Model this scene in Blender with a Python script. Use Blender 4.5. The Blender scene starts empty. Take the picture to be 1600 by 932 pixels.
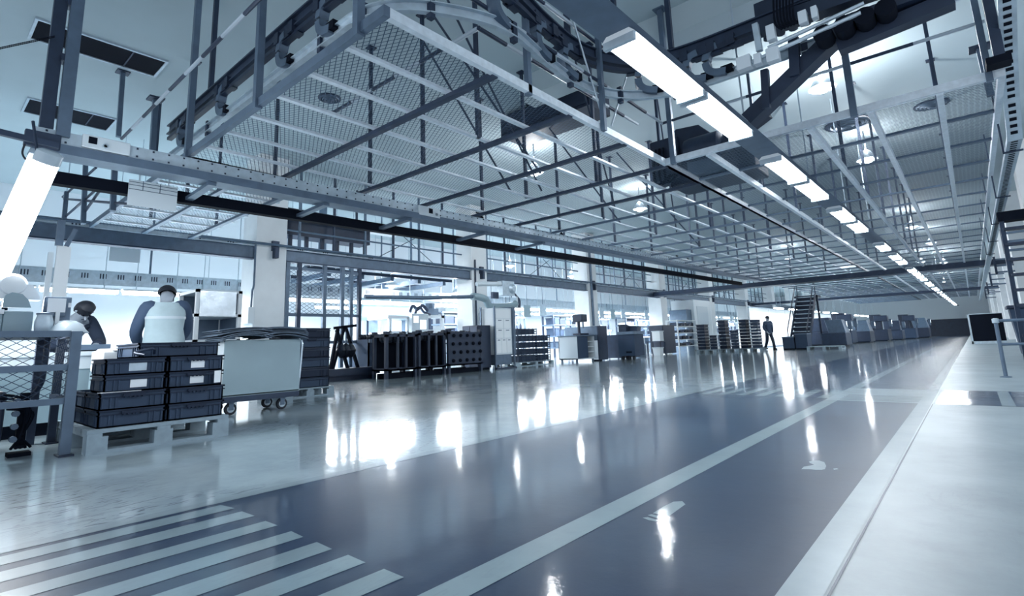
import bpy, math, random
from mathutils import Vector, Matrix
random.seed(7)
sc = bpy.context.scene
COL = sc.collection
PI = math.pi

# ------------------------------------------------------------------ camera
H = 0.75                                   # eye height above the floor
FPX, CX, CY = 821.8, 800.0, 399.0          # focal length and optical axis in a 1600 x 932 frame
AX = ((0.75351052, -0.13693078, -0.64301778),      # world X seen in camera axes (right, down, forward)
      (0.65646781, 0.10365281, 0.74719884),
      (-0.03566392, -0.98514266, 0.16799413))
cam_d = bpy.data.cameras.new('camera')
cam = bpy.data.objects.new('camera', cam_d)
COL.objects.link(cam)
R = Matrix(((AX[0][0], -AX[0][1], -AX[0][2]), (AX[1][0], -AX[1][1], -AX[1][2]), (AX[2][0], -AX[2][1], -AX[2][2])))
cam.matrix_world = Matrix.Translation((0, 0, H)) @ R.to_4x4()
cam_d.sensor_width = 36.0
cam_d.lens = FPX / 1600 * 36
cam_d.shift_x = 0.0
cam_d.shift_y = -(466.0 - CY) / 1600       # the frame is cut from the lower part of a taller exposure
cam_d.clip_start = 0.05
cam_d.clip_end = 300
sc.camera = cam
AXF = (AX[0][2], AX[1][2], AX[2][2])

def ray(px, py):
    v = (px - CX, py - CY, FPX)
    return Vector([AX[i][0] * v[0] + AX[i][1] * v[1] + AX[i][2] * v[2] for i in range(3)])
def gz(px, py, z=0.0):
    r = ray(px, py); return Vector((0, 0, H)) + r * ((z - H) / r.z)
def gx(px, py, x):
    r = ray(px, py); return Vector((0, 0, H)) + r * (x / r.x)
def gy(px, py, y):
    r = ray(px, py); return Vector((0, 0, H)) + r * (y / r.y)

# ------------------------------------------------------------------ world, exposure
w = bpy.data.worlds.new('world'); sc.world = w; w.use_nodes = True
bg = w.node_tree.nodes['Background']
bg.inputs[0].default_value = (0.80, 0.89, 1.0, 1)
bg.inputs[1].default_value = 1.0
sc.view_settings.view_transform = 'Standard'
sc.view_settings.look = 'None'
sc.view_settings.gamma = 1.0
sc.view_settings.use_curve_mapping = False
sc.view_settings.exposure = 0.2
sc.cycles.use_denoising = True
sc.cycles.max_bounces = 6
sc.cycles.diffuse_bounces = 3
sc.cycles.glossy_bounces = 3
sc.cycles.transparent_max_bounces = 12
sc.cycles.sample_clamp_indirect = 4.0
LAMP_E = 24.0          # fluorescent tubes
LAMP_W = 32.0         # light thrown by one fluorescent fitting
BAY_W = 220.0          # light thrown by one high bay
BACK_W = 150.0         # light thrown by a fitting over the work benches

# ------------------------------------------------------------------ materials
def lin(c):
    c /= 255.0
    return c / 12.92 if c <= 0.04045 else ((c + 0.055) / 1.055) ** 2.4
def rgb(r, g, b):
    return (lin(r), lin(g), lin(b), 1)
def mat(name, col, rough=0.5, metal=0.0, noise=0.0, scale=8.0, spec=0.5, bump=0.0, stretch=None):
    m = bpy.data.materials.new(name); m.use_nodes = True
    nt = m.node_tree; b = nt.nodes['Principled BSDF']
    c = rgb(*col)
    b.inputs['Base Color'].default_value = c
    b.inputs['Roughness'].default_value = rough
    b.inputs['Metallic'].default_value = metal
    b.inputs['Specular IOR Level'].default_value = spec
    if noise or bump:
        tc = nt.nodes.new('ShaderNodeTexCoord'); mp = nt.nodes.new('ShaderNodeMapping')
        nt.links.new(tc.outputs['Object'], mp.inputs[0])
        if stretch: mp.inputs['Scale'].default_value = stretch
        n = nt.nodes.new('ShaderNodeTexNoise'); n.inputs['Scale'].default_value = scale; n.inputs['Detail'].default_value = 5
        nt.links.new(mp.outputs[0], n.inputs['Vector'])
    if noise:
        mx = nt.nodes.new('ShaderNodeMixRGB'); mx.blend_type = 'MIX'
        mx.inputs[1].default_value = tuple(max(0, x * (1 - noise)) for x in c[:3]) + (1,)
        mx.inputs[2].default_value = tuple(min(1, x * (1 + noise)) for x in c[:3]) + (1,)
        rp = nt.nodes.new('ShaderNodeMapRange'); rp.inputs[1].default_value = .3; rp.inputs[2].default_value = .7
        nt.links.new(n.outputs[0], rp.inputs[0]); nt.links.new(rp.outputs[0], mx.inputs[0])
        nt.links.new(mx.outputs[0], b.inputs['Base Color'])
    if bump:
        bp = nt.nodes.new('ShaderNodeBump'); bp.inputs['Strength'].default_value = bump; bp.inputs['Distance'].default_value = 0.02
        nt.links.new(n.outputs[0], bp.inputs['Height']); nt.links.new(bp.outputs[0], b.inputs['Normal'])
    return m
def emit(name, col, strength):
    m = bpy.data.materials.new(name); m.use_nodes = True
    nt = m.node_tree; b = nt.nodes['Principled BSDF']
    b.inputs['Base Color'].default_value = (.9, .9, .9, 1)
    b.inputs['Emission Color'].default_value = col
    b.inputs['Emission Strength'].default_value = strength
    return m
def mesh_mat(name, col, a, bb, wfrac):
    """expanded metal: diamonds a by bb metres, open between the strands"""
    m = bpy.data.materials.new(name); m.use_nodes = True
    nt = m.node_tree; L = nt.links; b = nt.nodes['Principled BSDF']; out = nt.nodes['Material Output']
    b.inputs['Base Color'].default_value = rgb(*col); b.inputs['Roughness'].default_value = .45; b.inputs['Metallic'].default_value = .6
    tc = nt.nodes.new('ShaderNodeTexCoord'); sp = nt.nodes.new('ShaderNodeSeparateXYZ'); L.new(tc.outputs['UV'], sp.inputs[0])
    def M(op, x, y=None):
        n = nt.nodes.new('ShaderNodeMath'); n.operation = op
        for i, v in enumerate((x, y)):
            if v is None: continue
            if isinstance(v, (int, float)): n.inputs[i].default_value = v
            else: L.new(v, n.inputs[i])
        return n.outputs[0]
    u = M('DIVIDE', sp.outputs[0], a); v = M('DIVIDE', sp.outputs[1], bb)
    def strand(s):
        f = M('FRACT', s); d = M('ABSOLUTE', M('SUBTRACT', f, .5)); return M('GREATER_THAN', d, .5 - wfrac / 2)
    s = M('MAXIMUM', strand(M('ADD', u, v)), strand(M('SUBTRACT', u, v)))
    tr = nt.nodes.new('ShaderNodeBsdfTransparent'); mx = nt.nodes.new('ShaderNodeMixShader')
    L.new(s, mx.inputs[0]); L.new(tr.outputs[0], mx.inputs[1]); L.new(b.outputs[0], mx.inputs[2]); L.new(mx.outputs[0], out.inputs[0])
    return m

def floor_mat(name, col, dark, scuff, rough, rip, crough=.07, cw=1.0, spec=.5):
    """painted, sealed concrete: base colour with worn cloudiness and tyre scuffs, glossy seal with slight waves"""
    m = bpy.data.materials.new(name); m.use_nodes = True
    nt = m.node_tree; L = nt.links; b = nt.nodes['Principled BSDF']
    tc = nt.nodes.new('ShaderNodeTexCoord')
    n1 = nt.nodes.new('ShaderNodeTexNoise'); n1.inputs['Scale'].default_value = 1.3; n1.inputs['Detail'].default_value = 8; n1.inputs['Roughness'].default_value = .65
    L.new(tc.outputs['Object'], n1.inputs['Vector'])
    mx = nt.nodes.new('ShaderNodeMixRGB'); mx.inputs[1].default_value = rgb(*dark); mx.inputs[2].default_value = rgb(*col)
    rp = nt.nodes.new('ShaderNodeMapRange'); rp.inputs[1].default_value = .3; rp.inputs[2].default_value = .62
    L.new(n1.outputs[0], rp.inputs[0]); L.new(rp.outputs[0], mx.inputs[0])
    last = mx.outputs[0]
    if scuff:
        mp = nt.nodes.new('ShaderNodeMapping'); mp.inputs['Scale'].default_value = (3.0, .7, 1); mp.inputs['Rotation'].default_value = (0, 0, .35)
        L.new(tc.outputs['Object'], mp.inputs[0])
        n2 = nt.nodes.new('ShaderNodeTexNoise'); n2.inputs['Scale'].default_value = 5; n2.inputs['Detail'].default_value = 3; n2.inputs['Distortion'].default_value = 3.5
        L.new(mp.outputs[0], n2.inputs['Vector'])
        r2 = nt.nodes.new('ShaderNodeMapRange'); r2.inputs[1].default_value = .57; r2.inputs[2].default_value = .63; r2.inputs[4].default_value = scuff
        L.new(n2.outputs[0], r2.inputs[0])
        n4 = nt.nodes.new('ShaderNodeTexNoise'); n4.inputs['Scale'].default_value = .55; n4.inputs['Detail'].default_value = 2
        L.new(tc.outputs['Object'], n4.inputs['Vector'])
        r4 = nt.nodes.new('ShaderNodeMapRange'); r4.inputs[1].default_value = .48; r4.inputs[2].default_value = .62; L.new(n4.outputs[0], r4.inputs[0])
        mu = nt.nodes.new('ShaderNodeMath'); mu.operation = 'MULTIPLY'; L.new(r2.outputs[0], mu.inputs[0]); L.new(r4.outputs[0], mu.inputs[1])
        mx2 = nt.nodes.new('ShaderNodeMixRGB'); mx2.inputs[2].default_value = rgb(60, 75, 92)
        L.new(mu.outputs[0], mx2.inputs[0]); L.new(last, mx2.inputs[1]); last = mx2.outputs[0]
    L.new(last, b.inputs['Base Color'])
    b.inputs['Roughness'].default_value = rough
    b.inputs['Specular IOR Level'].default_value = spec
    b.inputs['Coat Weight'].default_value = cw
    b.inputs['Coat Roughness'].default_value = crough
    b.inputs['Coat IOR'].default_value = 1.5
    mp3 = nt.nodes.new('ShaderNodeMapping'); mp3.inputs['Scale'].default_value = (1.0, 1.0, 1); L.new(tc.outputs['Object'], mp3.inputs[0])
    n3 = nt.nodes.new('ShaderNodeTexNoise'); n3.inputs['Scale'].default_value = 4.5; n3.inputs['Detail'].default_value = 6; n3.inputs['Roughness'].default_value = .6
    L.new(mp3.outputs[0], n3.inputs['Vector'])
    bp = nt.nodes.new('ShaderNodeBump'); bp.inputs['Strength'].default_value = rip; bp.inputs['Distance'].default_value = 0.02
    L.new(n3.outputs[0], bp.inputs['Height']); L.new(bp.outputs[0], b.inputs['Normal']); L.new(bp.outputs[0], b.inputs['Coat Normal'])
    return m

F_LIGHT = floor_mat('floor_grey', (172, 190, 199), (134, 154, 166), .9, .35, .09)
F_RIGHT = floor_mat('floor_pale', (126, 143, 152), (98, 116, 127), .12, .5, .07, .30, .30)
F_DARK = floor_mat('floor_dark_paint', (30, 54, 84), (25, 46, 74), .0, .35, .09, .07, .75, .15)
F_LINE = floor_mat('floor_line_paint', (138, 160, 168), (120, 142, 152), .1, .35, .07)
F_PALE = floor_mat('floor_white_paint', (156, 174, 183), (132, 151, 161), .1, .35, .07)

M_CEIL = mat('ceiling_paint', (176, 192, 199), .8, noise=.10, scale=.35)
M_WALL = mat('wall_paint', (215, 224, 232), .7)
M_COL = mat('column_paint', (236, 240, 243), .6, noise=.05, scale=2)
M_STEEL = mat('steel_grey', (90, 108, 128), .45, .35, noise=.12, scale=6)
M_STEEL_L = mat('galvanised_steel', (176, 192, 204), .38, .35, noise=.12, scale=10)
M_STEEL_D = mat('steel_dark', (44, 58, 80), .5, .3, noise=.15, scale=6)
M_BLACK = mat('near_black', (12, 18, 30), .8, spec=.1)
M_NAVY = mat('navy_paint', (28, 42, 64), .5, .1, noise=.15, scale=5)
M_CRATE = mat('crate_plastic', (50, 66, 88), .6, 0, noise=.08, scale=3, spec=.25)
M_CRATE_D = mat('crate_plastic_dark', (28, 40, 60), .6, 0, noise=.1, scale=3, spec=.25)
M_WOOD = mat('pallet_wood', (138, 156, 168), .8, 0, noise=.10, scale=4, stretch=(1, 4, 4))
M_PANEL = mat('panel_grey_green', (138, 160, 170), .35, .1, noise=.05, scale=2)
M_PANEL_L = mat('panel_light', (205, 216, 224), .4)
M_WHITE = mat('white_paint', (228, 235, 240), .45)
M_PAPER = mat('paper', (232, 238, 244), .8)
M_RUBBER = mat('rubber', (24, 30, 42), .7)
M_CARD = mat('cardboard', (92, 108, 126), .8, noise=.2, scale=6)
M_GLASSY = mat('clear_plastic', (190, 204, 214), .2)
M_SHEET = mat('bright_sheet', (205, 216, 224), .22, .7, noise=.15, scale=5, bump=.3)
M_SKIN = mat('skin', (150, 160, 172), .6)
M_HAIR = mat('hair', (22, 28, 40), .6)
M_SLEEVE = mat('dark_sleeve', (62, 80, 106), .8)
M_CLOTH = mat('dark_cloth', (44, 56, 76), .9)
M_VEST = mat('pale_vest', (176, 196, 204), .8, noise=.06, scale=9)
M_STRIPE_W = mat('pipe_light', (176, 190, 202), .4)
M_PARTS = mat('dark_castings', (24, 32, 46), .45, .4, noise=.3, scale=20)
M_CHROME = mat('chrome', (190, 204, 216), .15, .9)
M_MESH = mesh_mat('expanded_mesh', (62, 84, 108), .115, .056, .16)
M_BAR = mat('bar_steel', (206, 218, 228), .35, .2, noise=.1, scale=14)
M_MESH_B = mesh_mat('expanded_mesh_coarse', (84, 104, 124), .11, .055, .24)
M_MESH_F = mesh_mat('fence_mesh', (44, 58, 78), .10, .060, .10)
E_TUBE = emit('tube_glow', (.90, .97, 1, 1), LAMP_E)
E_BAY = emit('bay_glow', (.92, .98, 1, 1), 14)
E_SCREEN = emit('screen_glow', (.85, .93, 1, 1), 2.2)

# ------------------------------------------------------------------ geometry helpers
class MB:
    def __init__(s): s.v = []; s.f = []; s.m = []; s.uv = {}
    def add(s, vs, fs, mi=0):
        o = len(s.v); s.v += [tuple(x) for x in vs]
        for f in fs: s.f.append(tuple(o + i for i in f)); s.m.append(mi)
        return s
    def quad(s, a, b, c, d, mi=0): return s.add([a, b, c, d], [(0, 1, 2, 3)], mi)
    def poly(s, pts, mi=0): return s.add(pts, [tuple(range(len(pts)))], mi)
    def box(s, x0, x1, y0, y1, z0, z1, mi=0, rz=0, c=None):
        vs = [(x, y, z) for x in (x0, x1) for y in (y0, y1) for z in (z0, z1)]
        if rz:
            if c is None: c = ((x0 + x1) / 2, (y0 + y1) / 2)
            ca, sa = math.cos(rz), math.sin(rz)
            vs = [(c[0] + (x - c[0]) * ca - (y - c[1]) * sa, c[1] + (x - c[0]) * sa + (y - c[1]) * ca, z) for x, y, z in vs]
        return s.add(vs, [(0, 1, 3, 2), (4, 6, 7, 5), (0, 4, 5, 1), (2, 3, 7, 6), (0, 2, 6, 4), (1, 5, 7, 3)], mi)
    def bar(s, p, q, w, h=None, mi=0, up=(0, 0, 1)):
        h = w if h is None else h
        p, q, up = Vector(p), Vector(q), Vector(up); d = (q - p).normalized()
        a = d.cross(up)
        if a.length < 1e-4: a = d.cross(Vector((1, 0, 0)))
        a.normalize(); b = a.cross(d).normalized()
        vs = []
        for e in (p, q):
            for i, j in ((-1, -1), (1, -1), (1, 1), (-1, 1)): vs.append(e + a * (i * w / 2) + b * (j * h / 2))
        return s.add(vs, [(3, 2, 1, 0), (4, 5, 6, 7), (0, 1, 5, 4), (1, 2, 6, 5), (2, 3, 7, 6), (3, 0, 4, 7)], mi)
    def cyl(s, p, q, r, r2=None, n=10, mi=0, caps=True):
        r2 = r if r2 is None else r2
        p, q = Vector(p), Vector(q); d = (q - p).normalized(); a = d.orthogonal().normalized(); b = d.cross(a)
        vs = []
        for e, rr in ((p, r), (q, r2)):
            for i in range(n):
                t = 2 * PI * i / n; vs.append(e + a * (rr * math.cos(t)) + b * (rr * math.sin(t)))
        fs = [(i, (i + 1) % n, n + (i + 1) % n, n + i) for i in range(n)]
        if caps: fs += [tuple(range(n - 1, -1, -1)), tuple(range(n, 2 * n))]
        return s.add(vs, fs, mi)
    def tube(s, pts, r, n=8, mi=0):
        pts = [Vector(p) for p in pts]; rings = []; ref = None
        for i, p in enumerate(pts):
            d = (pts[min(i + 1, len(pts) - 1)] - pts[max(i - 1, 0)]).normalized()
            if ref is None: ref = d.orthogonal().normalized()
            a = (ref - d * ref.dot(d)).normalized(); ref = a; b = d.cross(a)
            rr = r[i] if isinstance(r, (list, tuple)) else r
            rings.append([p + a * (rr * math.cos(2 * PI * k / n)) + b * (rr * math.sin(2 * PI * k / n)) for k in range(n)])
        vs = [v for g in rings for v in g]; fs = []
        for i in range(len(pts) - 1):
            for k in range(n): fs.append((i * n + k, i * n + (k + 1) % n, (i + 1) * n + (k + 1) % n, (i + 1) * n + k))
        fs += [tuple(range(n - 1, -1, -1)), tuple(range((len(pts) - 1) * n, len(pts) * n))]
        return s.add(vs, fs, mi)
    def sweep(s, prof, pts, mi=0, closed=True):
        """profile (side, up) carried along a path that stays level-ish"""
        pts = [Vector(p) for p in pts]; n = len(prof); vs = []
        for i, p in enumerate(pts):
            d = (pts[min(i + 1, len(pts) - 1)] - pts[max(i - 1, 0)]); d.normalize()
            a = d.cross(Vector((0, 0, 1))).normalized(); b = a.cross(d).normalized()
            vs += [p + a * x + b * y for x, y in prof]
        fs = []
        for i in range(len(pts) - 1):
            for k in range(n if closed else n - 1): fs.append((i * n + k, i * n + (k + 1) % n, (i + 1) * n + (k + 1) % n, (i + 1) * n + k))
        if closed: fs += [tuple(range(n - 1, -1, -1)), tuple(range((len(pts) - 1) * n, len(pts) * n))]
        return s.add(vs, fs, mi)
    def lathe(s, c, prof, n=20, mi=0, axis='z'):
        vs = []
        for r, z in prof:
            for k in range(n):
                t = 2 * PI * k / n; x, y = r * math.cos(t), r * math.sin(t)
                vs.append({'z': (c[0] + x, c[1] + y, c[2] + z), 'x': (c[0] + z, c[1] + x, c[2] + y), 'y': (c[0] + x, c[1] + z, c[2] + y)}[axis])
        fs = []
        for i in range(len(prof) - 1):
            for k in range(n): fs.append((i * n + k, i * n + (k + 1) % n, (i + 1) * n + (k + 1) % n, (i + 1) * n + k))
        fs += [tuple(range(n)), tuple(range((len(prof) - 1) * n, len(prof) * n))]
        return s.add(vs, fs, mi)
    def prism(s, pts, d, mi=0):
        d = Vector(d); n = len(pts); vs = [Vector(p) for p in pts]; vs += [v + d for v in vs]
        return s.add(vs, [tuple(range(n - 1, -1, -1)), tuple(range(n, 2 * n))] + [(i, (i + 1) % n, n + (i + 1) % n, n + i) for i in range(n)], mi)

def build(name, mb, mats, parent=None, w=True, smooth=False, bevel=0, uv=None):
    """link one mesh object; with w the coordinates are those of the room, else of the parent"""
    me = bpy.data.meshes.new(name)
    off = parent_origin(parent) if (parent is not None and w) else Vector((0, 0, 0))
    me.from_pydata([tuple(Vector(v) - off) for v in mb.v], [], mb.f)
    mats = mats if isinstance(mats, (list, tuple)) else [mats]
    for m in mats: me.materials.append(m)
    if len(mats) > 1:
        for p, i in zip(me.polygons, mb.m): p.material_index = i
    if uv:
        l = me.uv_layers.new(name='UVMap')
        for lp in me.loops:
            co = Vector(mb.v[lp.vertex_index]); l.data[lp.index].uv = (co[uv[0]], co[uv[1]])
    me.validate()
    import bmesh
    b = bmesh.new(); b.from_mesh(me); bmesh.ops.recalc_face_normals(b, faces=b.faces); b.to_mesh(me); b.free()
    o = bpy.data.objects.new(name, me); COL.objects.link(o)
    if parent is not None: o.parent = parent
    if smooth:
        for p in me.polygons: p.use_smooth = True
        try: me.set_sharp_from_angle(angle=math.radians(40))
        except Exception: pass
    if bevel:
        bv = o.modifiers.new('bevel', 'BEVEL'); bv.width = bevel; bv.segments = 2; bv.limit_method = 'ANGLE'; bv.angle_limit = math.radians(50)
    return o
def parent_origin(p):
    v = Vector((0, 0, 0))
    while p is not None: v += p.location; p = p.parent
    return v
def tag(o, label=None, cat=None, group=None, kind=None):
    if label: o['label'] = label
    if cat: o['category'] = cat
    if group: o['group'] = group
    if kind: o['kind'] = kind
    return o
def thing(name, label, cat, loc=(0, 0, 0), group=None, kind=None):
    o = bpy.data.objects.new(name, None); COL.objects.link(o); o.location = loc; o.empty_display_size = .1
    return tag(o, label, cat, group, kind)
KIDS = {}
def dup(root, loc, rz=0, label=None, group=None, sx=None):
    r = root.copy(); COL.objects.link(r); r.location = loc; r.rotation_euler = (0, 0, rz)
    if label: r['label'] = label
    if group: r['group'] = group
    if root.name not in KIDS:
        def kids(o): return [(c, kids(c)) for c in bpy.data.objects if c.parent is o]
        KIDS[root.name] = kids(root)
    def cp(lst, par):
        for c, sub in lst:
            k = c.copy(); COL.objects.link(k); k.parent = par; cp(sub, k)
    cp(KIDS[root.name], r)
    return r
ORD = ['first', 'second', 'third', 'fourth', 'fifth', 'sixth', 'seventh', 'eighth', 'ninth', 'tenth', 'eleventh', 'twelfth', 'thirteenth', 'fourteenth', 'fifteenth', 'sixteenth']
def smooth_path(pts, per=6):
    pts = [Vector(p) for p in pts]; out = []
    for i in range(len(pts) - 1):
        p0, p1, p2, p3 = pts[max(i - 1, 0)], pts[i], pts[i + 1], pts[min(i + 2, len(pts) - 1)]
        for k in range(per):
            t = k / per
            out.append(.5 * ((2 * p1) + (p2 - p0) * t + (2 * p0 - 5 * p1 + 4 * p2 - p3) * t * t + (3 * p1 - p0 - 3 * p2 + p3) * t ** 3))
    return out + [pts[-1]]
def area(name, parent, loc, sx, sy, watts, rot=(0, 0, 0), col=(.95, .98, 1), spread=PI):
    l = bpy.data.lights.new(name, 'AREA'); l.shape = 'RECTANGLE'; l.size = sx; l.size_y = sy; l.energy = watts; l.color = col; l.spread = spread
    o = bpy.data.objects.new(name, l); COL.objects.link(o); o.parent = parent
    o.location = Vector(loc) - parent_origin(parent); o.rotation_euler = rot
    return o
def point(name, parent, loc, watts, r=.12, col=(.95, .98, 1)):
    l = bpy.data.lights.new(name, 'POINT'); l.energy = watts; l.color = col; l.shadow_soft_size = r
    o = bpy.data.objects.new(name, l); COL.objects.link(o); o.parent = parent
    o.location = Vector(loc) - parent_origin(parent)
    return o
# ================================================================== the room
X_BACK, X_RIGHT, Y_NEAR, Y_FAR, Z_CEIL = -21.0, 2.3, -6.0, 80.0, 6.0
XC, CW = -13.6, 0.80                       # aisle face of the left columns, and their width
COLS_Y = [5.75 + 7.75 * k for k in range(9)]

# floor: painted lanes, borders and crossings are paint on the one slab
fl = MB()
def fq(x0, x1, y0, y1, mi, z=0.0): fl.quad((x0, y0, z), (x1, y0, z), (x1, y1, z), (x0, y1, z), mi)
LX, CXA, CXB, RX = -3.05, -1.40, -1.27, -0.545
fq(X_BACK, LX, Y_NEAR, Y_FAR, 0)
fq(LX, RX, Y_NEAR, Y_FAR, 2)
fq(RX, X_RIGHT, Y_NEAR, Y_FAR, 1)
e = .0012
fq(LX - .09, LX, Y_NEAR, Y_FAR, 4, e)                       # pale edge line, left
fq(CXA, CXB, Y_NEAR, 7.0, 3, e); fq(CXA, CXB, 8.6, Y_FAR, 3, e)   # middle line
fq(RX, RX + .11, Y_NEAR, 7.0, 4, e); fq(RX, RX + .11, 8.6, Y_FAR, 4, e)  # pale border, right
fq(RX + .118, RX + .126, Y_NEAR, 7.0, 2, e)                 # thin joint beside it
# near hatching: bars that run along the aisle and end on one cross line
for (a, b) in (((345, 790), (367, 795)), ((378, 800), (398, 807)), ((415, 815), (434, 822)), ((455, 831), (474, 840)),
               ((495, 848), (519, 859)), ((544, 868), (571, 880)), ((600, 890), (631, 903))):
    p, q = gz(*a), gz(*b)
    fl.quad((p.x, Y_NEAR, e), (q.x, Y_NEAR, e), (q.x, q.y, e), (p.x, p.y, e), 3)
# far crossing
for i in range(7):
    x0 = LX + .12 + i * .235
    fl.quad((x0, 7.2, e), (x0 + .12, 7.2, e), (x0 + .12, 8.3, e), (x0, 8.3, e), 3)
fq(CXA, RX + .11, 7.0, 8.6, 4, e)
for i in range(5): fq(CXB, RX, 7.12 + i * .13, 7.16 + i * .13, 2, 2 * e)
fq(-.25, .45, 7.0, 8.6, 2, e)
fl.quad((.10, 7.0, 2 * e), (.20, 7.0, 2 * e), (.20, 8.6, 2 * e), (.10, 8.6, 2 * e), 4)
fq(-.42, -.25, 7.0, 8.6, 4, e)
# worn marks in the dark lane: an arrow-like patch with two bars, and a torn patch
def px_poly(pts, mi, z=e): fl.poly([tuple(gz(x, y).xy) + (z,) for x, y in pts], mi)
px_poly([(1020, 803), (1036, 793), (1052, 785), (1066, 784), (1071, 789), (1060, 797), (1046, 807)], 3)
px_poly([(1012, 806), (1018, 804.5), (1038, 809), (1035, 812), (1028, 811)], 3)
px_poly([(1004, 810), (1012, 809), (1029, 814), (1025, 816), (1014, 814)], 3)
px_poly([(1264, 722), (1270, 720.5), (1280, 720.5), (1288, 723), (1291, 729), (1289, 734), (1284, 735), (1275, 735), (1264, 734), (1252, 734), (1256, 730), (1263, 729), (1272, 727), (1265, 724)], 4)
px_poly([(1302, 733), (1308, 732.5), (1310, 734), (1303, 735)], 4)
floor = build('floor', fl, [F_LIGHT, F_RIGHT, F_DARK, F_LINE, F_PALE]); tag(floor, kind='structure')
for p in floor.data.polygons:
    if p.normal.z < 0: p.flip()

def struct(name, mb, m, **k):
    o = build(name, mb, m, **k); o['kind'] = 'structure'; return o
struct('ceiling', MB().box(X_BACK, X_RIGHT, Y_NEAR, Y_FAR, Z_CEIL, Z_CEIL + .2), M_CEIL)
struct('wall_back', MB().box(X_BACK - .2, X_BACK, Y_NEAR, Y_FAR, 0, Z_CEIL), M_WALL)
struct('wall_far', MB().box(X_BACK, X_RIGHT, Y_FAR, Y_FAR + .2, 0, Z_CEIL), M_WALL)
struct('wall_right', MB().box(X_RIGHT, X_RIGHT + .2, 9, Y_FAR, 0, Z_CEIL), M_WALL)
struct('trim_1', MB().box(-8, X_RIGHT, Y_FAR - .05, Y_FAR, 0, 1.9), M_NAVY)
for i, y in enumerate(COLS_Y):
    m = MB().box(XC - CW, XC, y, y + CW, 0, Z_CEIL)
    m.box(XC - CW - .03, XC + .03, y - .03, y + CW + .03, 0, .12)
    struct('column', m, M_COL)
for i in range(8):
    y = 20.3 + 7.75 * i
    struct('column', MB().box(1.5, X_RIGHT, y, y + .8, 0, Z_CEIL), M_COL)
# dropped beam across the hall
ys = gz(1400, 428, 3.2).y
struct('ceiling_beam', MB().box(XC, X_RIGHT, ys, ys + .8, 3.2, 3.42), M_STEEL_D)
struct('ceiling_beam', MB().box(XC, X_RIGHT, ys + 18, ys + 18.8, 3.25, 3.42), M_STEEL_D)
# ceiling downstand beyond the conveyor bend
struct('ceiling_beam', MB().box(-6.2, X_RIGHT, 7.6, 8.1, 5.55, Z_CEIL), M_CEIL)

# ================================================================== ceiling vents, diffusers, high bays
def ceiling_vent(a, b, c, d, where):
    pts = [gz(x, y, Z_CEIL) for x, y in (a, b, c, d)]
    x0, x1 = min(p.x for p in pts), max(p.x for p in pts); y0, y1 = min(p.y for p in pts), max(p.y for p in pts)
    t = thing('ceiling_vent', where, 'vent', ((x0 + x1) / 2, (y0 + y1) / 2, Z_CEIL))
    m = MB()
    for q in ((x0 - .04, x1 + .04, y0 - .04, y0), (x0 - .04, x1 + .04, y1, y1 + .04), (x0 - .04, x0, y0, y1), (x1, x1 + .04, y0, y1)): m.box(*q, Z_CEIL - .03, Z_CEIL)
    build('frame', m, M_STEEL_L, t)
    build('dark_opening', MB().box(x0, x1, y0, y1, Z_CEIL - .012, Z_CEIL), M_BLACK, t)
    build('divider', MB().box(x0, x1, y0 + (y1 - y0) * .72, y0 + (y1 - y0) * .72 + .02, Z_CEIL - .025, Z_CEIL - .012), M_STEEL_D, t)
ceiling_vent((60, 30), (258, 95), (240, 117), (60, 60), 'larger dark slot opening in the ceiling, nearer the camera above the post')
ceiling_vent((45, 157), (45, 175), (178, 185), (168, 200), 'smaller dark slot opening in the ceiling, low above the beam junction box')
def diffuser(px, py, r, where):
    p = gz(px, py, Z_CEIL); t = thing('ceiling_diffuser', where, 'air diffuser', p)
    m = MB()
    for k in range(4): m.lathe((p.x, p.y, Z_CEIL), [(r * (1 - k * .24), -.02 - .02 * k), (r * (.9 - k * .24), -.05 - .02 * k), (r * (.82 - k * .24), -.02 - .02 * k)], 24)
    build('cones', m, M_STEEL, t, smooth=True)
    build('rim', MB().lathe((p.x, p.y, Z_CEIL), [(r * 1.15, 0), (r * 1.15, -.025), (r, -.025), (r, 0)], 28), M_STEEL_D, t, smooth=True)
diffuser(515, 153, .20, 'small round diffuser in the ceiling above the front mesh panels')
diffuser(855, 158, .42, 'large round diffuser seen at the edge of the mesh under the conveyor bend')
diffuser(1325, 193, .45, 'round diffuser above the front edge of the right mesh panels')
diffuser(1455, 163, .3, 'round diffuser above the mesh near the perforated cable tray')

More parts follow.
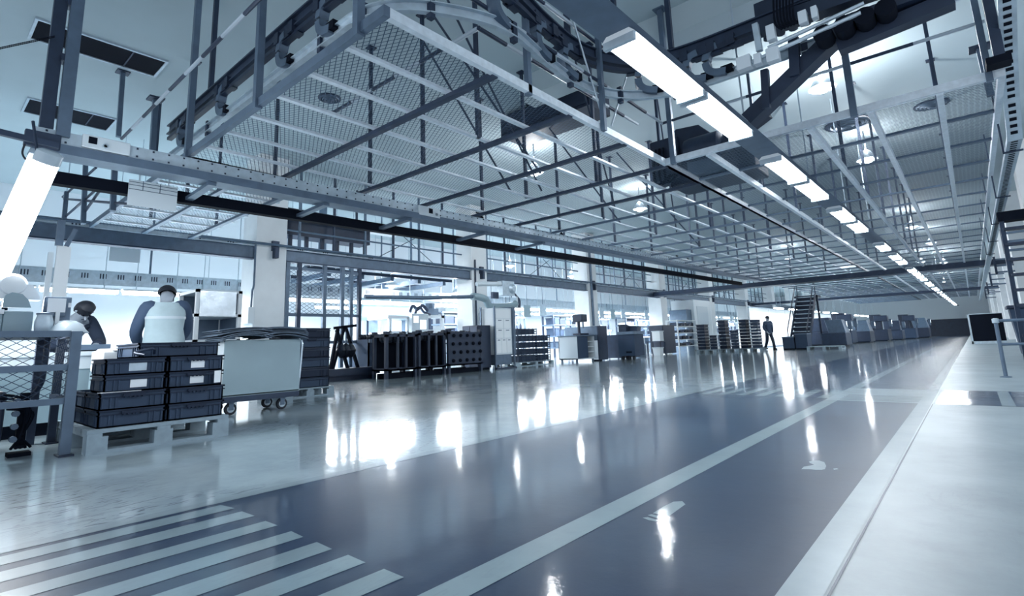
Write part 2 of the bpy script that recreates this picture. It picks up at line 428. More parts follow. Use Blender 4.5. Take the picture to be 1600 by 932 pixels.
def high_bay(x, y, z, label, watts):
    t = thing('high_bay_lamp', label, 'lamp', (x, y, z), 'high bay lamps above the mesh')
    build('reflector', MB().lathe((x, y, z), [(.05, .26), (.10, .22), (.20, .06), (.24, 0), (.22, 0), (.18, .06), (.08, .2), (.04, .22)], 20), M_STEEL_L, t, smooth=True)
    build('bulb', MB().lathe((x, y, z), [(.03, .12), (.11, .07), (.13, 0), (.09, -.07), (.02, -.09)], 14), E_BAY, t, smooth=True)
    build('stem', MB().cyl((x, y, z + .24), (x, y, Z_CEIL), .02, n=6), M_STEEL_L, t)
    point('lamp_light', t, (x, y, z - .16), watts * .6, .14)
    point('lamp_light', t, (x, y, z + .34), watts * .4, .05)
hb = [((1285, 138), 5.45, 'brightest high bay lamp under the bare ceiling, in front of the right mesh'),
      ((835, 270), 5.2, 'high bay lamp shining through the front mesh, above the beam'),
      ((1000, 327), 5.2, 'high bay lamp through the mesh, second along its row from the conveyor'),
      ((1355, 250), 5.2, 'high bay lamp behind the right mesh, next to the long lamp row'),
      ((1425, 355), 5.2, 'high bay lamp behind the right mesh with a bright stem below it'),
      ((1455, 380), 5.2, 'small high bay lamp behind the right mesh beyond the stemmed one'),
      ((1233, 405), 5.2, 'small high bay lamp deep in the mesh, alone on the column side')]
for k, (px_, py_) in enumerate(((1475, 411), (1440, 410), (1330, 432), (1475, 440))):
    hb.append(((px_, py_), 5.2, 'tiny distant high bay lamp deep in the mesh, %s from the lamp row' % ORD[k]))
for (p, z, lab) in hb:
    q = gz(p[0], p[1], z); high_bay(q.x, q.y, z, lab, BAY_W * (2 if z > 5.3 else 1))

# ================================================================== mesh ceiling panels (suspended cage)
ZG = 3.45
def mesh_deck(name, label, xs, y0, y1, purl, hang, shade, below=True, msh=None):
    """bars along the hall on cross purlins, expanded metal on top, hung on rods"""
    t = thing(name, label, 'mesh ceiling', (xs[0], y0, ZG))
    x0, x1 = xs[0], xs[-1]
    for k, x in enumerate(xs[1:-1]): build('bar', MB().box(x - .032, x + .032, y0, y1, ZG - (0 if below else .06), ZG + .03), M_BAR, t)
    for q, dz, mm in (((x0 - .03, x0 + .03, y0 + .03, y1), 0, M_STEEL_L), ((x1 - .03, x1 + .03, y0 + .03, y1), 0, M_BAR), ((x0 - .03, x1 + .03, y0 - .03, y0 + .03), .002, M_STEEL if below else M_BAR)):
        build('edge_rail', MB().box(*q, ZG - .035 - dz, ZG + .055 + dz), mm, t)
    y = y0 + purl; pw = .04
    while y < y1:
        if y > y0 + 5 * purl: pw = .022
        build('purlin', MB().box(x0, x1, y - pw, y + pw, ZG - (.05 if below else -.002), ZG - (.002 if below else -.032)), shade if pw > .03 else M_STEEL, t); y += purl
    m = MB().quad((x0, y0, ZG + .035), (x1, y0, ZG + .035), (x1, y1, ZG + .035), (x0, y1, ZG + .035))
    build('mesh_sheet', m, msh or M_MESH, t, w=True, uv=(0, 1))
    for (hx, hy) in hang:
        build('hanger_rod', MB().box(hx - .025, hx + .025, hy - .025, hy + .025, ZG, Z_CEIL).box(hx - .07, hx + .07, hy - .07, hy + .07, Z_CEIL - .02, Z_CEIL), M_STEEL_D, t)
    return t
sp = .668
XA = [-3.27 - sp * k for k in range(7, -1, -1)]
XC_ = [-3.27 - sp * k for k in range(15, 6, -1)]
hang = []
rr = random.Random(3)
for j in range(9):
    for i in range(3):
        hang.append((XA[1 + i * 2] + rr.uniform(-.1, .1), 4.9 + j * 2.64 + rr.uniform(-.2, .2)))
deckA = mesh_deck('mesh_ceiling', 'large hanging deck of wire mesh on pale bars over the work bays, cut off square near the camera', XA, 2.32, 60, 1.32, hang, M_STEEL_D)
mesh_deck('mesh_ceiling', 'short mesh deck between the riveted beam and the first column', XC_, 2.32, 4.3, .9, [(XC_[2], 3.0), (XC_[5], 3.0), (XC_[2], 4.2), (XC_[6], 4.2)], M_STEEL)
XB = [-3.27 + sp * k for k in range(6)] + [.60]
hang = [(XB[i], 7.5 + 2.64 * j) for j in range(1, 8) for i in (1, 3, 5)]
deckB = mesh_deck('mesh_ceiling', 'narrower hanging deck of wire mesh over the aisle, running beside the lamp row to the far end', XB, 7.52, 60, 1.32, hang, M_STEEL, False, M_MESH_B)
# posts that hang the deck edges from the ceiling
for par, x, y, ww in ((deckA, gy(560, 60, 2.3).x, 2.3, .075), (deckA, gy(306, 60, 2.3).x, 2.3, .075), (deckA, gy(406, 80, 2.3).x, 2.3, .075), (deckA, -3.27, 4.17, .06),
                     (deckB, -3.12, 7.5, .075), (deckB, -.76, 7.5, .075), (deckB, .50, 7.5, .06), (deckB, -3.2, 5.6, .06)):
    build('hanger_post', MB().box(x - ww / 2, x + ww / 2, y - ww / 2, y + ww / 2, ZG - .06, Z_CEIL).box(x - .09, x + .09, y - .09, y + .09, Z_CEIL - .015, Z_CEIL), M_STEEL, par)
# bracing cables over the inner corner
m = MB()
for a, b in (((895, 30), (945, 195)), ((983, 105), (955, 197))):
    p, q = gx(*a, -3.2), gx(*b, -3.27); m.cyl(p, q, .012, n=6)
build('stay_cable', m, M_STEEL_L, deckA)

for (p, q) in (((-4.9, 4.2, 5.9), (-5.6, 7.4, 3.5)), ((-5.4, 4.3, 5.9), (-5.0, 6.6, 3.5)), ((-6.2, 5.0, 5.9), (-6.0, 7.0, 3.5)), ((-4.3, 6.5, 5.9), (-5.3, 9.5, 3.5)), ((-6.6, 8.5, 5.9), (-6.0, 11.0, 3.5)), ((-4.4, 10.0, 5.9), (-5.5, 13.0, 3.5)), ((-6.8, 12.5, 5.9), (-5.9, 15.5, 3.5))):
    build('stay_cable', MB().cyl(p, q, .018, n=6), M_STEEL_D, deckA)
tag(build('ceiling_duct', MB().box(-7.6, -5.2, 8.6, 9.4, 5.45, 5.95).box(-7.55, -5.25, 8.55, 8.6, 5.5, 5.9), M_NAVY), 'dark flat duct under the ceiling above the front mesh deck', 'duct')
striped_at = [((-8.0, 4.6, 4.9), (-4.4, 4.6, 4.9), (-4.4, 9.0, 4.9))]
# guard rails on the deck edges
def striped_pipe(name, label, pts, r, n=9):
    """pipe with dark and light bands"""
    m = MB(); pts = [Vector(p) for p in pts]; L = [(b - a).length for a, b in zip(pts, pts[1:])]
    for a, b in zip(pts, pts[1:]):
        k = max(2, int((b - a).length / .55))
        for i in range(k): m.cyl(a.lerp(b, i / k), a.lerp(b, (i + 1) / k), r, n=8, mi=i % 2)
    for p in pts[1:-1]: m.lathe((p.x, p.y, p.z), [(r * .3, -r), (r, -r * .6), (r, r * .6), (r * .3, r)], 8)
    o = build(name, m, [M_STEEL_D, M_STRIPE_W]); return tag(o, label, 'rail')
c = gy(1035, 193, 7.5); zl = c.z
striped_pipe('banded_pipe', 'banded pipe with a bend hung above the front mesh deck', striped_at[0], .03)
striped_pipe('guard_rail', 'banded pipe rail that turns the inner corner of the mesh decks', [(c.x, 3.0, zl), (c.x, 7.5, zl), (.55, 7.5, zl)], .022)
zu = zl + .55
striped_pipe('guard_rail', 'higher banded pipe rail along the edge of the front mesh deck', [(c.x, 2.6, zu), (c.x, 6.4, zu)], .022)
a, b = gy(190, 217, 1.95), gy(400, 4, 1.95)
striped_pipe('guard_rail', 'banded pipe slanting under the bare ceiling above the post and hooks', [a, b + (b - a) * .3], .022)
a, b = gy(100, 300, 2.3), gy(200, 318, 2.3)
# ================================================================== lamp row along the aisle
LZ = .75 + 2.4
def lamp_x(y): return -1.86 + .0112 * (y - 3.6)
y0, y1 = 1.2, 76.0
tr = thing('lamp_trunking', 'long grey trunking that carries the row of fluorescent lamps down the aisle', 'cable trunking', (lamp_x(y0), y0, LZ + .12))
prof = [(-.17, .0), (.17, .0), (.10, .09), (-.10, .09)]
build('channel', MB().sweep(prof, [(lamp_x(y0), y0, LZ + .08), (lamp_x(y1), y1, LZ + .08)]), M_STEEL, tr)
for k in range(22):
    y = 3.4 + 3.3 * k; x = lamp_x(y)
    build('suspension_rod', MB().cyl((x, y, LZ + .15), (x, y, Z_CEIL), .012, n=6), M_STEEL_L, tr)
starts = [1.49, 2.11, 3.20, 3.85, 4.95, 5.66, 7.40, 8.55, 9.30, 10.8, 11.55, 12.3, 13.1, 14.2, 15.0, 16.2, 17.0, 18.2, 19.4, 20.4, 21.6, 22.8, 24, 25.2, 26.4, 27.6, 28.8]
def batten(loc, rz, L, label, group, par_mat=None):
    t = thing('fluorescent_lamp', label, 'lamp', loc, group); t.rotation_euler = (0, 0, rz)
    build('housing', MB().prism([(-.15, 0, .035), (.15, 0, .035), (.10, 0, .085), (-.10, 0, .085)], (0, L, 0)), M_WHITE, t, w=False)
    for s in (-.07, .07): build('tube', MB().cyl((s, .04, 0), (s, L - .04, 0), .026, n=10), E_TUBE, t, w=False, smooth=True)
    for yy in (0, L - .04): build('end_cap', MB().box(-.14, .14, yy, yy + .04, -.03, .036), M_STEEL_L, t, w=False)
    l = area('lamp_light', t, (0, 0, 0), .26, L, LAMP_W); l.location = (0, L / 2, -.05)
    return t
proto = None
dirn = math.atan2(-.0112, 1)
for i, s in enumerate(starts):
    y = s * 2.4; x = lamp_x(y); L = 1.44
    where = ('nearest, hanging by the conveyor' if i == 0 else 'butted end to end with the nearest' if i == 1 else
             ('%s from the conveyor end' % ORD[i]) if i < 9 else 'far down the hall')
    lab = 'twin tube fluorescent lamp of the aisle row, ' + where
    if proto is None: proto = batten((x, y, LZ), dirn, L, lab, 'fluorescent lamps of the aisle row'); t = proto
    else: t = dup(proto, (x, y, LZ), dirn, lab)

# lamp that hangs by the post at the near left
a = gx(74, 250, -6.3)
dep = Vector(AXF).dot(a - Vector((0, 0, H)))
def at_depth(px, py, d): return Vector((0, 0, H)) + ray(px, py) * (d / FPX)
b = at_depth(-48, 520, dep)
t = thing('fluorescent_lamp', 'large glaring fluorescent lamp slung obliquely below the beam end beside the steel post', 'lamp', a)
d_ = (b - a).normalized(); L = (b - a).length
t.rotation_euler = d_.to_track_quat('Y', 'Z').to_euler()
build('housing', MB().prism([(-.09, 0, .12), (.09, 0, .12), (.05, 0, .16), (-.05, 0, .16)], (0, L, 0)), M_WHITE, t, w=False)
build('tube', MB().lathe((0, 0, 0), [(.03, -.02), (.098, 0), (.098, L), (.03, L + .02)], 18, axis='y'), E_TUBE, t, w=False, smooth=True)
build('end_cap', MB().lathe((0, 0, 0), [(.07, -.09), (.102, -.07), (.105, .03), (.099, .03)], 18, axis='y'), M_GLASSY, t, w=False, smooth=True)
build('hanger', MB().cyl((0, .05, .12), (0, -.25, .45), .014, n=6), M_STEEL_D, t, w=False)
l = area('lamp_light', t, a, .3, L, 90); l.location = (0, L / 2, -.16)
m = MB().tube(smooth_path([gx(39, 225, -7.2), gx(35, 240, -7.2), gx(44, 252, -7.1), gx(62, 254, -6.9)]), .009)
tag(build('lamp_cable', m, M_RUBBER), 'thin dark cable looping from the beam end to the glaring lamp', 'cable')

# ================================================================== crane beam with its twin channel, post, boxes
XBm = -7.5
n0, n1 = gx(95, 242, XBm), gx(1157, 434, XBm)
d = (n1 - n0) / (n1.y - n0.y)
P0 = n0 + d * (.72 - n0.y); P1 = n1 + d * 3.0
bm = thing('overhead_beam', 'long riveted steel beam crossing the picture under the mesh deck', 'beam', P0)
hB = .27
def along(y, dx=0, dz=0): p = n0 + d * (y - n0.y); return Vector((p.x + dx, y, p.z + dz))
build('web', MB().bar(along(P0.y, 0, hB * .68), along(P1.y, 0, hB * .68), .05, hB * .62), M_STEEL_L, bm)
build('lower_flange', MB().bar(along(P0.y, .01, .055), along(P1.y, .01, .055), .09, .11).bar(along(P0.y, -.12, .01), along(P1.y, -.12, .01), .26, .02), M_STEEL, bm)
m = MB()
for k in range(120):
    y = P0.y + .1 + k * .17
    for z in (hB * .5, hB * .86): m.box(XBm + .024, XBm + .034, y, y + .02, along(y).z + z, along(y).z + z + .02)
build('rivets', m, M_NAVY, bm); m = None
build('rear_channel', MB().bar(along(P0.y + .2, -.95, -.03), along(P1.y, -.95, -.03), .14, .16), M_BLACK, bm)
for (px, py) in ((332, 288), (510, 322), (640, 348), (760, 370), (850, 385)):
    y = gx(px, py, XBm).y
    build('cross_arm', MB().bar(along(y, 0, -.02), along(y, -1.0, -.05), .10, .05), M_STEEL, bm)
# small fixings standing on the beam
def clamp(px, py):
    y = gx(px, py, XBm).y; p = along(y, 0, hB)
    build('clamp', MB().cyl(p, p + Vector((0, 0, .10)), .02, n=8).cyl(p + Vector((0, -.07, .10)), p + Vector((0, .07, .10)), .016, n=8).lathe((p.x, p.y, p.z), [(.05, 0), (.05, .03), (.03, .04)], 10), M_BLACK, bm)
for q in ((748, 345), (752, 347), (877, 365), (988, 390), (1058, 405), (1075, 408), (1100, 412)): clamp(*q)
# post and foot plate
pt = thing('steel_post', 'paired steel angle post dropping from the ceiling to the beam end', 'post', along(.9))
p = gx(84, 222, -7.45); zp = along(p.y).z + .2
for dy, dx, mm in ((-.07, -.05, M_STEEL_D), (.07, .02, M_STEEL)):
    build('angle_bar', MB().box(p.x + dx - .05, p.x + dx + .01, p.y + dy - .06, p.y + dy + .06, zp, Z_CEIL).box(p.x + dx - .08, p.x + dx - .05, p.y + dy - .06, p.y + dy - .04, zp, Z_CEIL), mm, pt)
build('tie_plate', MB().box(p.x - .12, p.x + .02, p.y - .02, p.y + .02, zp + 1.6, zp + 1.68).box(p.x - .12, p.x + .02, p.y - .02, p.y + .02, zp + .9, zp + .98), M_STEEL_D, pt)
q0, q1 = gx(40, 200, -7.42), gx(94, 236, -7.42)
build('foot_plate', MB().box(-7.50, -7.42, q0.y, q1.y, q1.z, q0.z), M_STEEL_D, pt, bevel=.01)
build('clamp_bar', MB().bar(gx(-20, 202, -7.38), gx(92, 229, -7.38), .06, .06), M_STEEL_D, pt)
# chain
ch = MB(); a, b = gx(-30, 82, -7.4), gx(86, 57, -7.44)
for i in range(34):
    p = a.lerp(b, i / 34); q = a.lerp(b, (i + .8) / 34)
    ch.bar(p + Vector((0, 0, .008)), q + Vector((0, 0, .008)), .010, .008); ch.bar(p - Vector((0, 0, .008)), q - Vector((0, 0, .008)), .010, .008)
tag(build('chain', ch, M_BLACK), 'thin slack chain tied to the steel post', 'chain')
def junction_box(px0, py0, px1, py1, label, hole):
    p, q = gx(px0, py0, XBm + .06), gx(px1, py1, XBm + .06)
    t = thing('junction_box', label, 'junction box', (p.x, p.y, q.z))
    build('casing', MB().box(p.x - .14, p.x, p.y, q.y, q.z, p.z), M_PANEL_L, t, bevel=.012)
    yy = p.y + (q.y - p.y) * hole; hz = (p.z - q.z)
    build('opening', MB().box(p.x, p.x + .006, yy, yy + hz * .5, q.z + hz * .35, q.z + hz * .85), M_BLACK, t)
    build('gland', MB().lathe((p.x, yy + hz, q.z + hz * .35), [(.03, 0), (.03, .02), (.018, .02), (.018, 0)], 12, axis='x'), M_STEEL_L, t, smooth=True)
junction_box(130, 208, 203, 244, 'large pale junction box on top of the beam near the post', .12)
junction_box(655, 320, 688, 342, 'small pale junction box on the beam in front of the second column', .45)

# ================================================================== beams between the columns, pipe, brackets
def lz(px, py): return gx(px, py, XC).z
zl0, zl1 = 3.10, 3.40
for i in range(-1, 7):
    ya = (COLS_Y[i] + CW if i >= 0 else -2.0); yb = COLS_Y[i + 1]
    zz = 3.18 - .0 * i
    t = thing('bay_beam', ('steel beam between the %s and %s columns from the camera' % (ORD[i], ORD[i + 1])) if i >= 0 else 'steel beam running off the frame behind the glaring lamp', 'beam', (XC - .1, ya, zz))
    build('web', MB().box(XC - .14, XC - .08, ya, yb, zz, zz + .30), M_STEEL, t)
    m = MB().box(XC - .26, XC + .02, ya, yb, zz + .30, zz + .36)
    for k in range(int((yb - ya) / .75)):
        for j in range(3): m.box(XC + .018, XC + .022, ya + .3 + k * .75 + j * .06, ya + .33 + k * .75 + j * .06, zz + .315, zz + .345, 1)
    build('top_flange', m, [M_STEEL_L, M_NAVY], t)
    build('bottom_flange', MB().box(XC - .22, XC + .0, ya, yb, zz - .03, zz), M_STEEL_D, t)
pp = thing('service_pipe', 'thin service pipe clamped across the column faces', 'pipe', (XC + .08, -2, 3.55))
build('pipe', MB().cyl((XC + .10, -2, 3.55), (XC + .10, 60, 3.55), .035, n=8), M_STEEL, pp)
for y in COLS_Y[:6]:
    yy = y + CW * .6
    build('bracket', MB().box(XC, XC + .08, yy - .09, yy + .09, 3.40, 3.66).box(XC, XC + .16, yy - .05, yy + .05, 3.20, 3.48), M_STEEL_D, pp)
# frames above the beams: rods and stays of the bays behind
for i in range(0, 6):
    ya = COLS_Y[i] + CW; yb = COLS_Y[i + 1]
    t = thing('tie_rod_frame', 'thin frame of tie rods and pipes above the beam, %s column bay' % ORD[i], 'frame', (XC - .6, ya, 3.5))
    for k in range(6):
        y = ya + (k + .6) * (yb - ya) / 6.4
        build('upright', MB().box(XC - .63, XC - .57, y - .03, y + .03, 3.52, Z_CEIL), M_STEEL_D if k % 2 else M_STEEL, t)
    for z in (4.15, 4.55): build('cross_pipe', MB().cyl((XC - .52, ya, z), (XC - .52, yb, z), .03, n=6), M_STEEL, t)
    m = MB(); m.cyl((XC - .6, ya + 3.0, 3.52), (XC - .6, ya + 4.8, 4.5), .014, n=5); m.cyl((XC - .6, yb - 1.0, 3.52), (XC - .6, yb - 2.6, 4.5), .014, n=5)
    build('stay', m, M_STEEL_D, t)
# hanging frame at the left above the far beam
t = thing('tie_rod_frame', 'braced hanger frame beneath the ceiling, beside the glaring lamp', 'frame', (-10.5, 1.5, 3.5))
for px, y0_, y1_ in ((100, 300, 345), (130, 250, 350), (176, 245, 330)):
    p = gy(px, y1_, 1.9); q = gy(px + 4, y0_, 1.9); build('upright', MB().bar(p, q, .07), M_STEEL, t)
m = MB()
for a, b in (((95, 345), (160, 288)), ((98, 308), (150, 262)), ((100, 311), (210, 320)), ((132, 332), (165, 285))): m.cyl(gy(*a, 1.92), gy(*b, 1.92), .022, n=6)
build('stay', m, M_STEEL_D, t)

# hanging white signs
def sign(x, a, b, c, d, label, lines):
    P = [gx(*q, x) for q in (a, b, c, d)]
    y0_, y1_ = P[0].y, P[1].y; z1_ = max(p.z for p in P); z0_ = min(p.z for p in P)
    t = thing('hanging_sign', label, 'sign', (x, y0_, z0_))
    build('board', MB().box(x - .02, x, y0_, y1_, z0_, z1_), M_PANEL_L, t)
    h = z1_ - z0_; m = MB()
    if lines:
        for f in (.62, .78, .9): m.box(x, x + .004, y0_, y1_, z0_ + h * f, z0_ + h * f + .008)
        for f in (.27, .62): m.box(x, x + .004, y0_ + (y1_ - y0_) * f, y0_ + (y1_ - y0_) * f + .008, z0_ + h * .62, z1_)
        build('ruled_lines', m, M_STEEL, t)
    m = MB()
    for f in (.2, .8): m.cyl((x - .01, y0_ + (y1_ - y0_) * f, z1_), (x - .01, y0_ + (y1_ - y0_) * f, 3.44 if lines else Z_CEIL), .008, n=5)
    build('hanging_wire', m, M_STEEL_L, t)
sign(-8.25, (202, 283), (278, 293), (277, 330), (201, 320), 'white hanging sign with ruled lines below the beam', True)
sign(-14.6, (172, 387), (220, 390), (220, 410), (172, 408), 'faint white hanging sign beyond the bay beam', False)

# ================================================================== overhead conveyor
ZL = 3.95; YL = 2.58
low = smooth_path([(x, y, ZL) for x, y in ((-9.6, YL), (-7.4, YL), (-5.4, YL), (-4.5, 2.59), (-4.15, 2.60), (-3.85, 2.68), (-3.56, 2.92), (-3.27, 3.43), (-3.19, 3.86), (-3.28, 4.52), (-3.32, 5.2), (-3.22, 5.69), (-3.0, 6.04), (-2.66, 6.28), (-2.25, 6.37), (-1.4, 6.39), (.8, 6.39))], 5)
t = thing('overhead_conveyor', 'overhead conveyor track that curves round the deck corner, upper rail and lower guide band', 'conveyor', (-9.2, 2.12, 3.7))
build('guide_band', MB().sweep([(-.02, -.06), (.04, -.06), (.04, -.048), (0, -.048), (0, .048), (.04, .048), (.04, .06), (-.02, .06)], low), M_STEEL_L, t, smooth=True)
up = [p + Vector((0, 0, .50)) for p in low]
build('upper_rail', MB().sweep([(-.05, -.08), (.05, -.08), (.05, -.06), (.012, -.06), (.012, .06), (.05, .06), (.05, .08), (-.05, .08), (-.05, .06), (-.012, .06), (-.012, -.06), (-.05, -.06)], up), M_STEEL_D, t, smooth=True)
build('drive_chain', MB().sweep([(-.035, -.17), (.035, -.17), (.035, -.12), (-.035, -.12)], up), M_NAVY, t)
for i in range(4, len(low), 9):
    p = low[i]
    build('hanger', MB().bar(up[i] + Vector((0, 0, .1)), (p.x, p.y, Z_CEIL), .06), M_STEEL_D, t)
    build('tie_bracket', MB().box(p.x - .03, p.x + .03, p.y - .03, p.y + .03, p.z - .11, p.z + .11), M_STEEL_D, t)
def carrier_proto():
    c = thing('conveyor_hook', '', 'conveyor hook', (0, 0, 0), 'hook carriers on the overhead conveyor')
    build('trolley', MB().box(-.16, .16, -.05, .05, .30, .37).box(-.22, -.12, -.07, .07, .30, .44).box(.12, .22, -.07, .07, .30, .44).prism([(-.3, -.04, .27), (-.16, -.04, .38), (-.16, -.04, .27)], (0, .08, 0)).prism([(.3, -.04, .27), (.16, -.04, .38), (.16, -.04, .27)], (0, .08, 0)), M_NAVY, c, w=False)
    path = smooth_path([(.0, 0, .36), (-.10, 0, .33), (-.15, 0, .24), (-.14, 0, .10), (-.06, 0, .02), (.08, 0, -.01)], 5)
    build('hook', MB().sweep([(-.055, -.045), (.055, -.045), (.055, .045), (-.055, .045)], path), M_STEEL, c, w=False, smooth=True)
    build('hook_tip', MB().box(.02, .16, -.05, .05, -.03, .06), M_BLACK, c, w=False)
    return c
cp = carrier_proto()
HX = [gy(px, py, YL).x for px, py in ((288, 215), (352, 150), (450, 70), (515, 15))]
hooks = [((HX[0], YL), 0, 'hook carrier at the column end of the conveyor, above the beam'), ((HX[1], YL), 0, 'hook carrier between the two hanging posts of the front deck'),
         ((HX[2], YL), 0, 'hook carrier just over the front deck edge beside the nearer post'), ((HX[3], YL), 0, 'uppermost hook carrier on the straight run by the deck corner'),
         ((-3.2, 3.7), 1.7, 'hook carrier at the outside of the conveyor bend behind the thin post'), ((-3.28, 4.5), 1.6, 'hook carrier in the middle of the bend'), ((-3.32, 5.1), 1.5, 'hook carrier on the bend next to the bracing cables'),
         ((-2.8, 6.2), .5, 'hook carrier right behind the nearest aisle lamp'), ((-2.2, 6.37), .1, 'hook carrier beyond the aisle lamp, first of the pair'), ((-1.95, 6.38), .0, 'hook carrier beyond the aisle lamp, second of the pair')]
for i, (p, rz, lab) in enumerate(hooks):
    if i == 0: cp.location = (p[0], p[1], ZL + .05); cp['label'] = lab
    else: dup(cp, (p[0], p[1], ZL + .05), rz, lab)

# drive station and its wiring at the top of the frame
def P(px, py, y): return gy(px, py, y)
t = thing('conveyor_drive', 'dark conveyor drive station with cable bundle and pale control boxes near the top edge', 'machine', P(1240, 60, 6.2))
p = P(1190, 75, 6.3)
m = MB(); q0, q1 = P(1170, 190, 6.4), P(1330, 35, 6.4)
m.bar(q0, q1, .22, .16); build('lower_strut', MB().bar(P(1130, 232, 8.2), P(1200, 178, 8.0), .16, .12), M_NAVY, t); m.bar(P(1195, 110, 6.3), P(1198, 170, 6.3), .08); m.bar(P(1240, 60, 6.3), P(1243, 120, 6.3), .10)
build('inclined_truss', m, M_NAVY, t)
m = MB()
for a, b, dy in (((1190, 45), (1420, -35), 0), ((1195, 20), (1400, -50), .25)):
    m.bar(P(a[0], a[1], 6.2 + dy), P(b[0], b[1], 6.2 + dy), .18, .16)
m.bar(P(1310, 75, 6.3), P(1490, 0, 6.3), .16, .14); m.bar(P(1325, 40, 6.3), P(1480, -15, 6.3), .3, .10)
for k in range(9):
    c = P(1195 + 19 * k, 14 - 8.5 * k + 6 * (k % 3), 6.5); m.box(c.x - .12, c.x + .10, 6.5, 6.75, c.z - .16, c.z + .12)
    c = P(1200 + 20 * k, 62 - 8 * k, 6.55); m.cyl(c, c + Vector((0, 0, .28)), .05, n=8)
build('frame', m, M_NAVY, t)
m = MB()
for k in range(4):
    c = P(1290 + 32 * k, 62 - 13 * k, 6.2); m.lathe((c.x, 6.1, c.z), [(.05, -.1), (.09, -.08), (.09, .15), (.05, .18)], 12, axis='y')
build('roller', m, M_BLACK, t, smooth=True)
m = MB()
for a, b in (((1150, 108), (1345, 20)), ((1200, 75), (1350, 5))): m.cyl(P(a[0], a[1], 6.0), P(b[0], b[1], 6.0), .022, n=6)
build('conduit', m, M_STEEL_L, t)
for (x0, y0_, x1, y1_) in ((1150, 92, 1174, 104), (1177, 86, 1190, 98), (1196, 78, 1218, 92), (1196, 42, 1212, 60), (1246, 20, 1262, 34), (1266, 12, 1278, 26)):
    a, b = P(x0, y0_, 5.95), P(x1, y1_, 5.95)
    build('control_box', MB().box(a.x, b.x, 5.93, 6.03, b.z, a.z), M_PANEL_L, t, bevel=.006)
a, b = P(1180, 38, 5.95), P(1187, 80, 5.95); build('upright', MB().bar(a, b, .06), M_STEEL_L, t)
for k in range(7):
    x = 1208 + 5 * k
    build('cable', MB().tube(smooth_path([P(x, -20, 5.95), P(x + 1, 18, 5.95), P(x + 4, 38 - k, 5.95), P(x + 14, 46 - 2 * k, 5.95)]), .012, 6), M_BLACK, t)
t = thing('conveyor_motor', 'dark motor unit hung behind the nearest aisle lamp, above the right deck corner', 'machine', P(1090, 240, 9.2))
a, b = P(1020, 250, 9.2), P(1170, 170, 9.2)
build('housing', MB().box(a.x + .3, b.x, 9.2, 10.0, 3.55, 4.35).box(a.x, a.x + .55, 9.1, 9.6, 3.7, 4.5).prism([(a.x + .1, 9.2, 4.3), (b.x - .6, 9.2, 4.3), (b.x - .9, 9.2, 4.62), (a.x + .5, 9.2, 4.66)], (0, .7, 0)), M_NAVY, t, bevel=.03)
build('control_box', MB().box(b.x - 1.1, b.x - .5, 9.02, 9.2, 3.62, 3.98), M_STEEL, t, bevel=.01)
build('gearbox', MB().lathe((b.x - 1.0, 9.1, 4.1), [(.22, -.1), (.24, 0), (.24, .5), (.16, .56)], 18, axis='x'), M_STEEL_D, t, smooth=True)
for k in range(3): build('cable', MB().tube(smooth_path([(a.x + .15 + .07 * k, 9.05, 4.3), (a.x + .1 + .1 * k, 9.0, 3.9), (a.x + .15 + .1 * k, 9.0, 3.6), (a.x + .4 + .08 * k, 9.05, 3.75)]), .022, 6), M_BLACK, t)

# ================================================================== perforated cable tray on the right
XT = .70
path = [gx(1573, -20, XT), gx(1577, 90, XT), gx(1581, 158, XT)]
yT = path[-1].y
path = [Vector((XT, p.y, p.z)) for p in path] + [Vector((XT, yT + .5, 3.02)), Vector((XT, 60, 3.02))]
t = thing('cable_tray', 'perforated cable tray dropping from the ceiling and running along the right side', 'cable tray', path[-2])
m = MB().sweep([(-.07, 0), (.07, 0), (.07, .06), (.06, .06), (.06, .012), (-.06, .012), (-.06, .06), (-.07, .06)], path)
for a, b in zip(path, path[1:]):
    n = int(min((b - a).length, 14) / .105); d = (b - a).normalized(); nn = d.cross(Vector((1, 0, 0))).normalized()
    if nn.z > 0: nn = -nn
    for k in range(n):
        c = a + d * (.06 + k * .105) + nn * .003
        m.quad(c + Vector((-.035, 0, 0)) - d * .025, c + Vector((.03, 0, 0)) - d * .025, c + Vector((.03, 0, 0)) + d * .025, c + Vector((-.035, 0, 0)) + d * .025, 1)
build('tray', m, [M_STEEL_L, M_BLACK], t)
for k in range(5):
    y = yT + 1 + k * 3.2; build('hanger', MB().box(XT - .1, XT - .08, y, y + .03, 3.02, 4.2).box(XT - .1, XT + .1, y, y + .03, 3.0, 3.02), M_STEEL_D, t)
# stub hangers at the right
for (a, b, lab) in (((1530, 75), (1548, 150), 'short stub post hanging from the ceiling beside the perforated tray'), ((192, 113), (185, 214), 'stub post from the ceiling behind the beam junction box'), ((243, 155), (238, 240), 'stub post ending at a banded pipe beside the conveyor end')):
    y = 8.4 if a[0] > 1000 else 2.2
    p, q = gy(*a, y), gy(*b, y)
    tt = thing('hanger_post', lab, 'post', q)
    build('shaft', MB().bar(q, p, .07), M_STEEL, tt); build('base_plate', MB().box(p.x - .1, p.x + .1, y - .1, y + .1, p.z - .015, p.z + .01), M_STEEL_D, tt)
tt = thing('hanger_post', 'dark leaning post at the top right beside the perforated tray', 'post', gy(1562, 92, 7.3))
build('shaft', MB().bar(gy(1541, -10, 7.3), gy(1564, 100, 7.3), .09), M_STEEL_D, tt); build('clamp', MB().box(*(lambda c: (c.x - .1, c.x + .1, 7.2, 7.4, c.z - .04, c.z + .04))(gy(1560, 97, 7.3))), M_BLACK, tt)
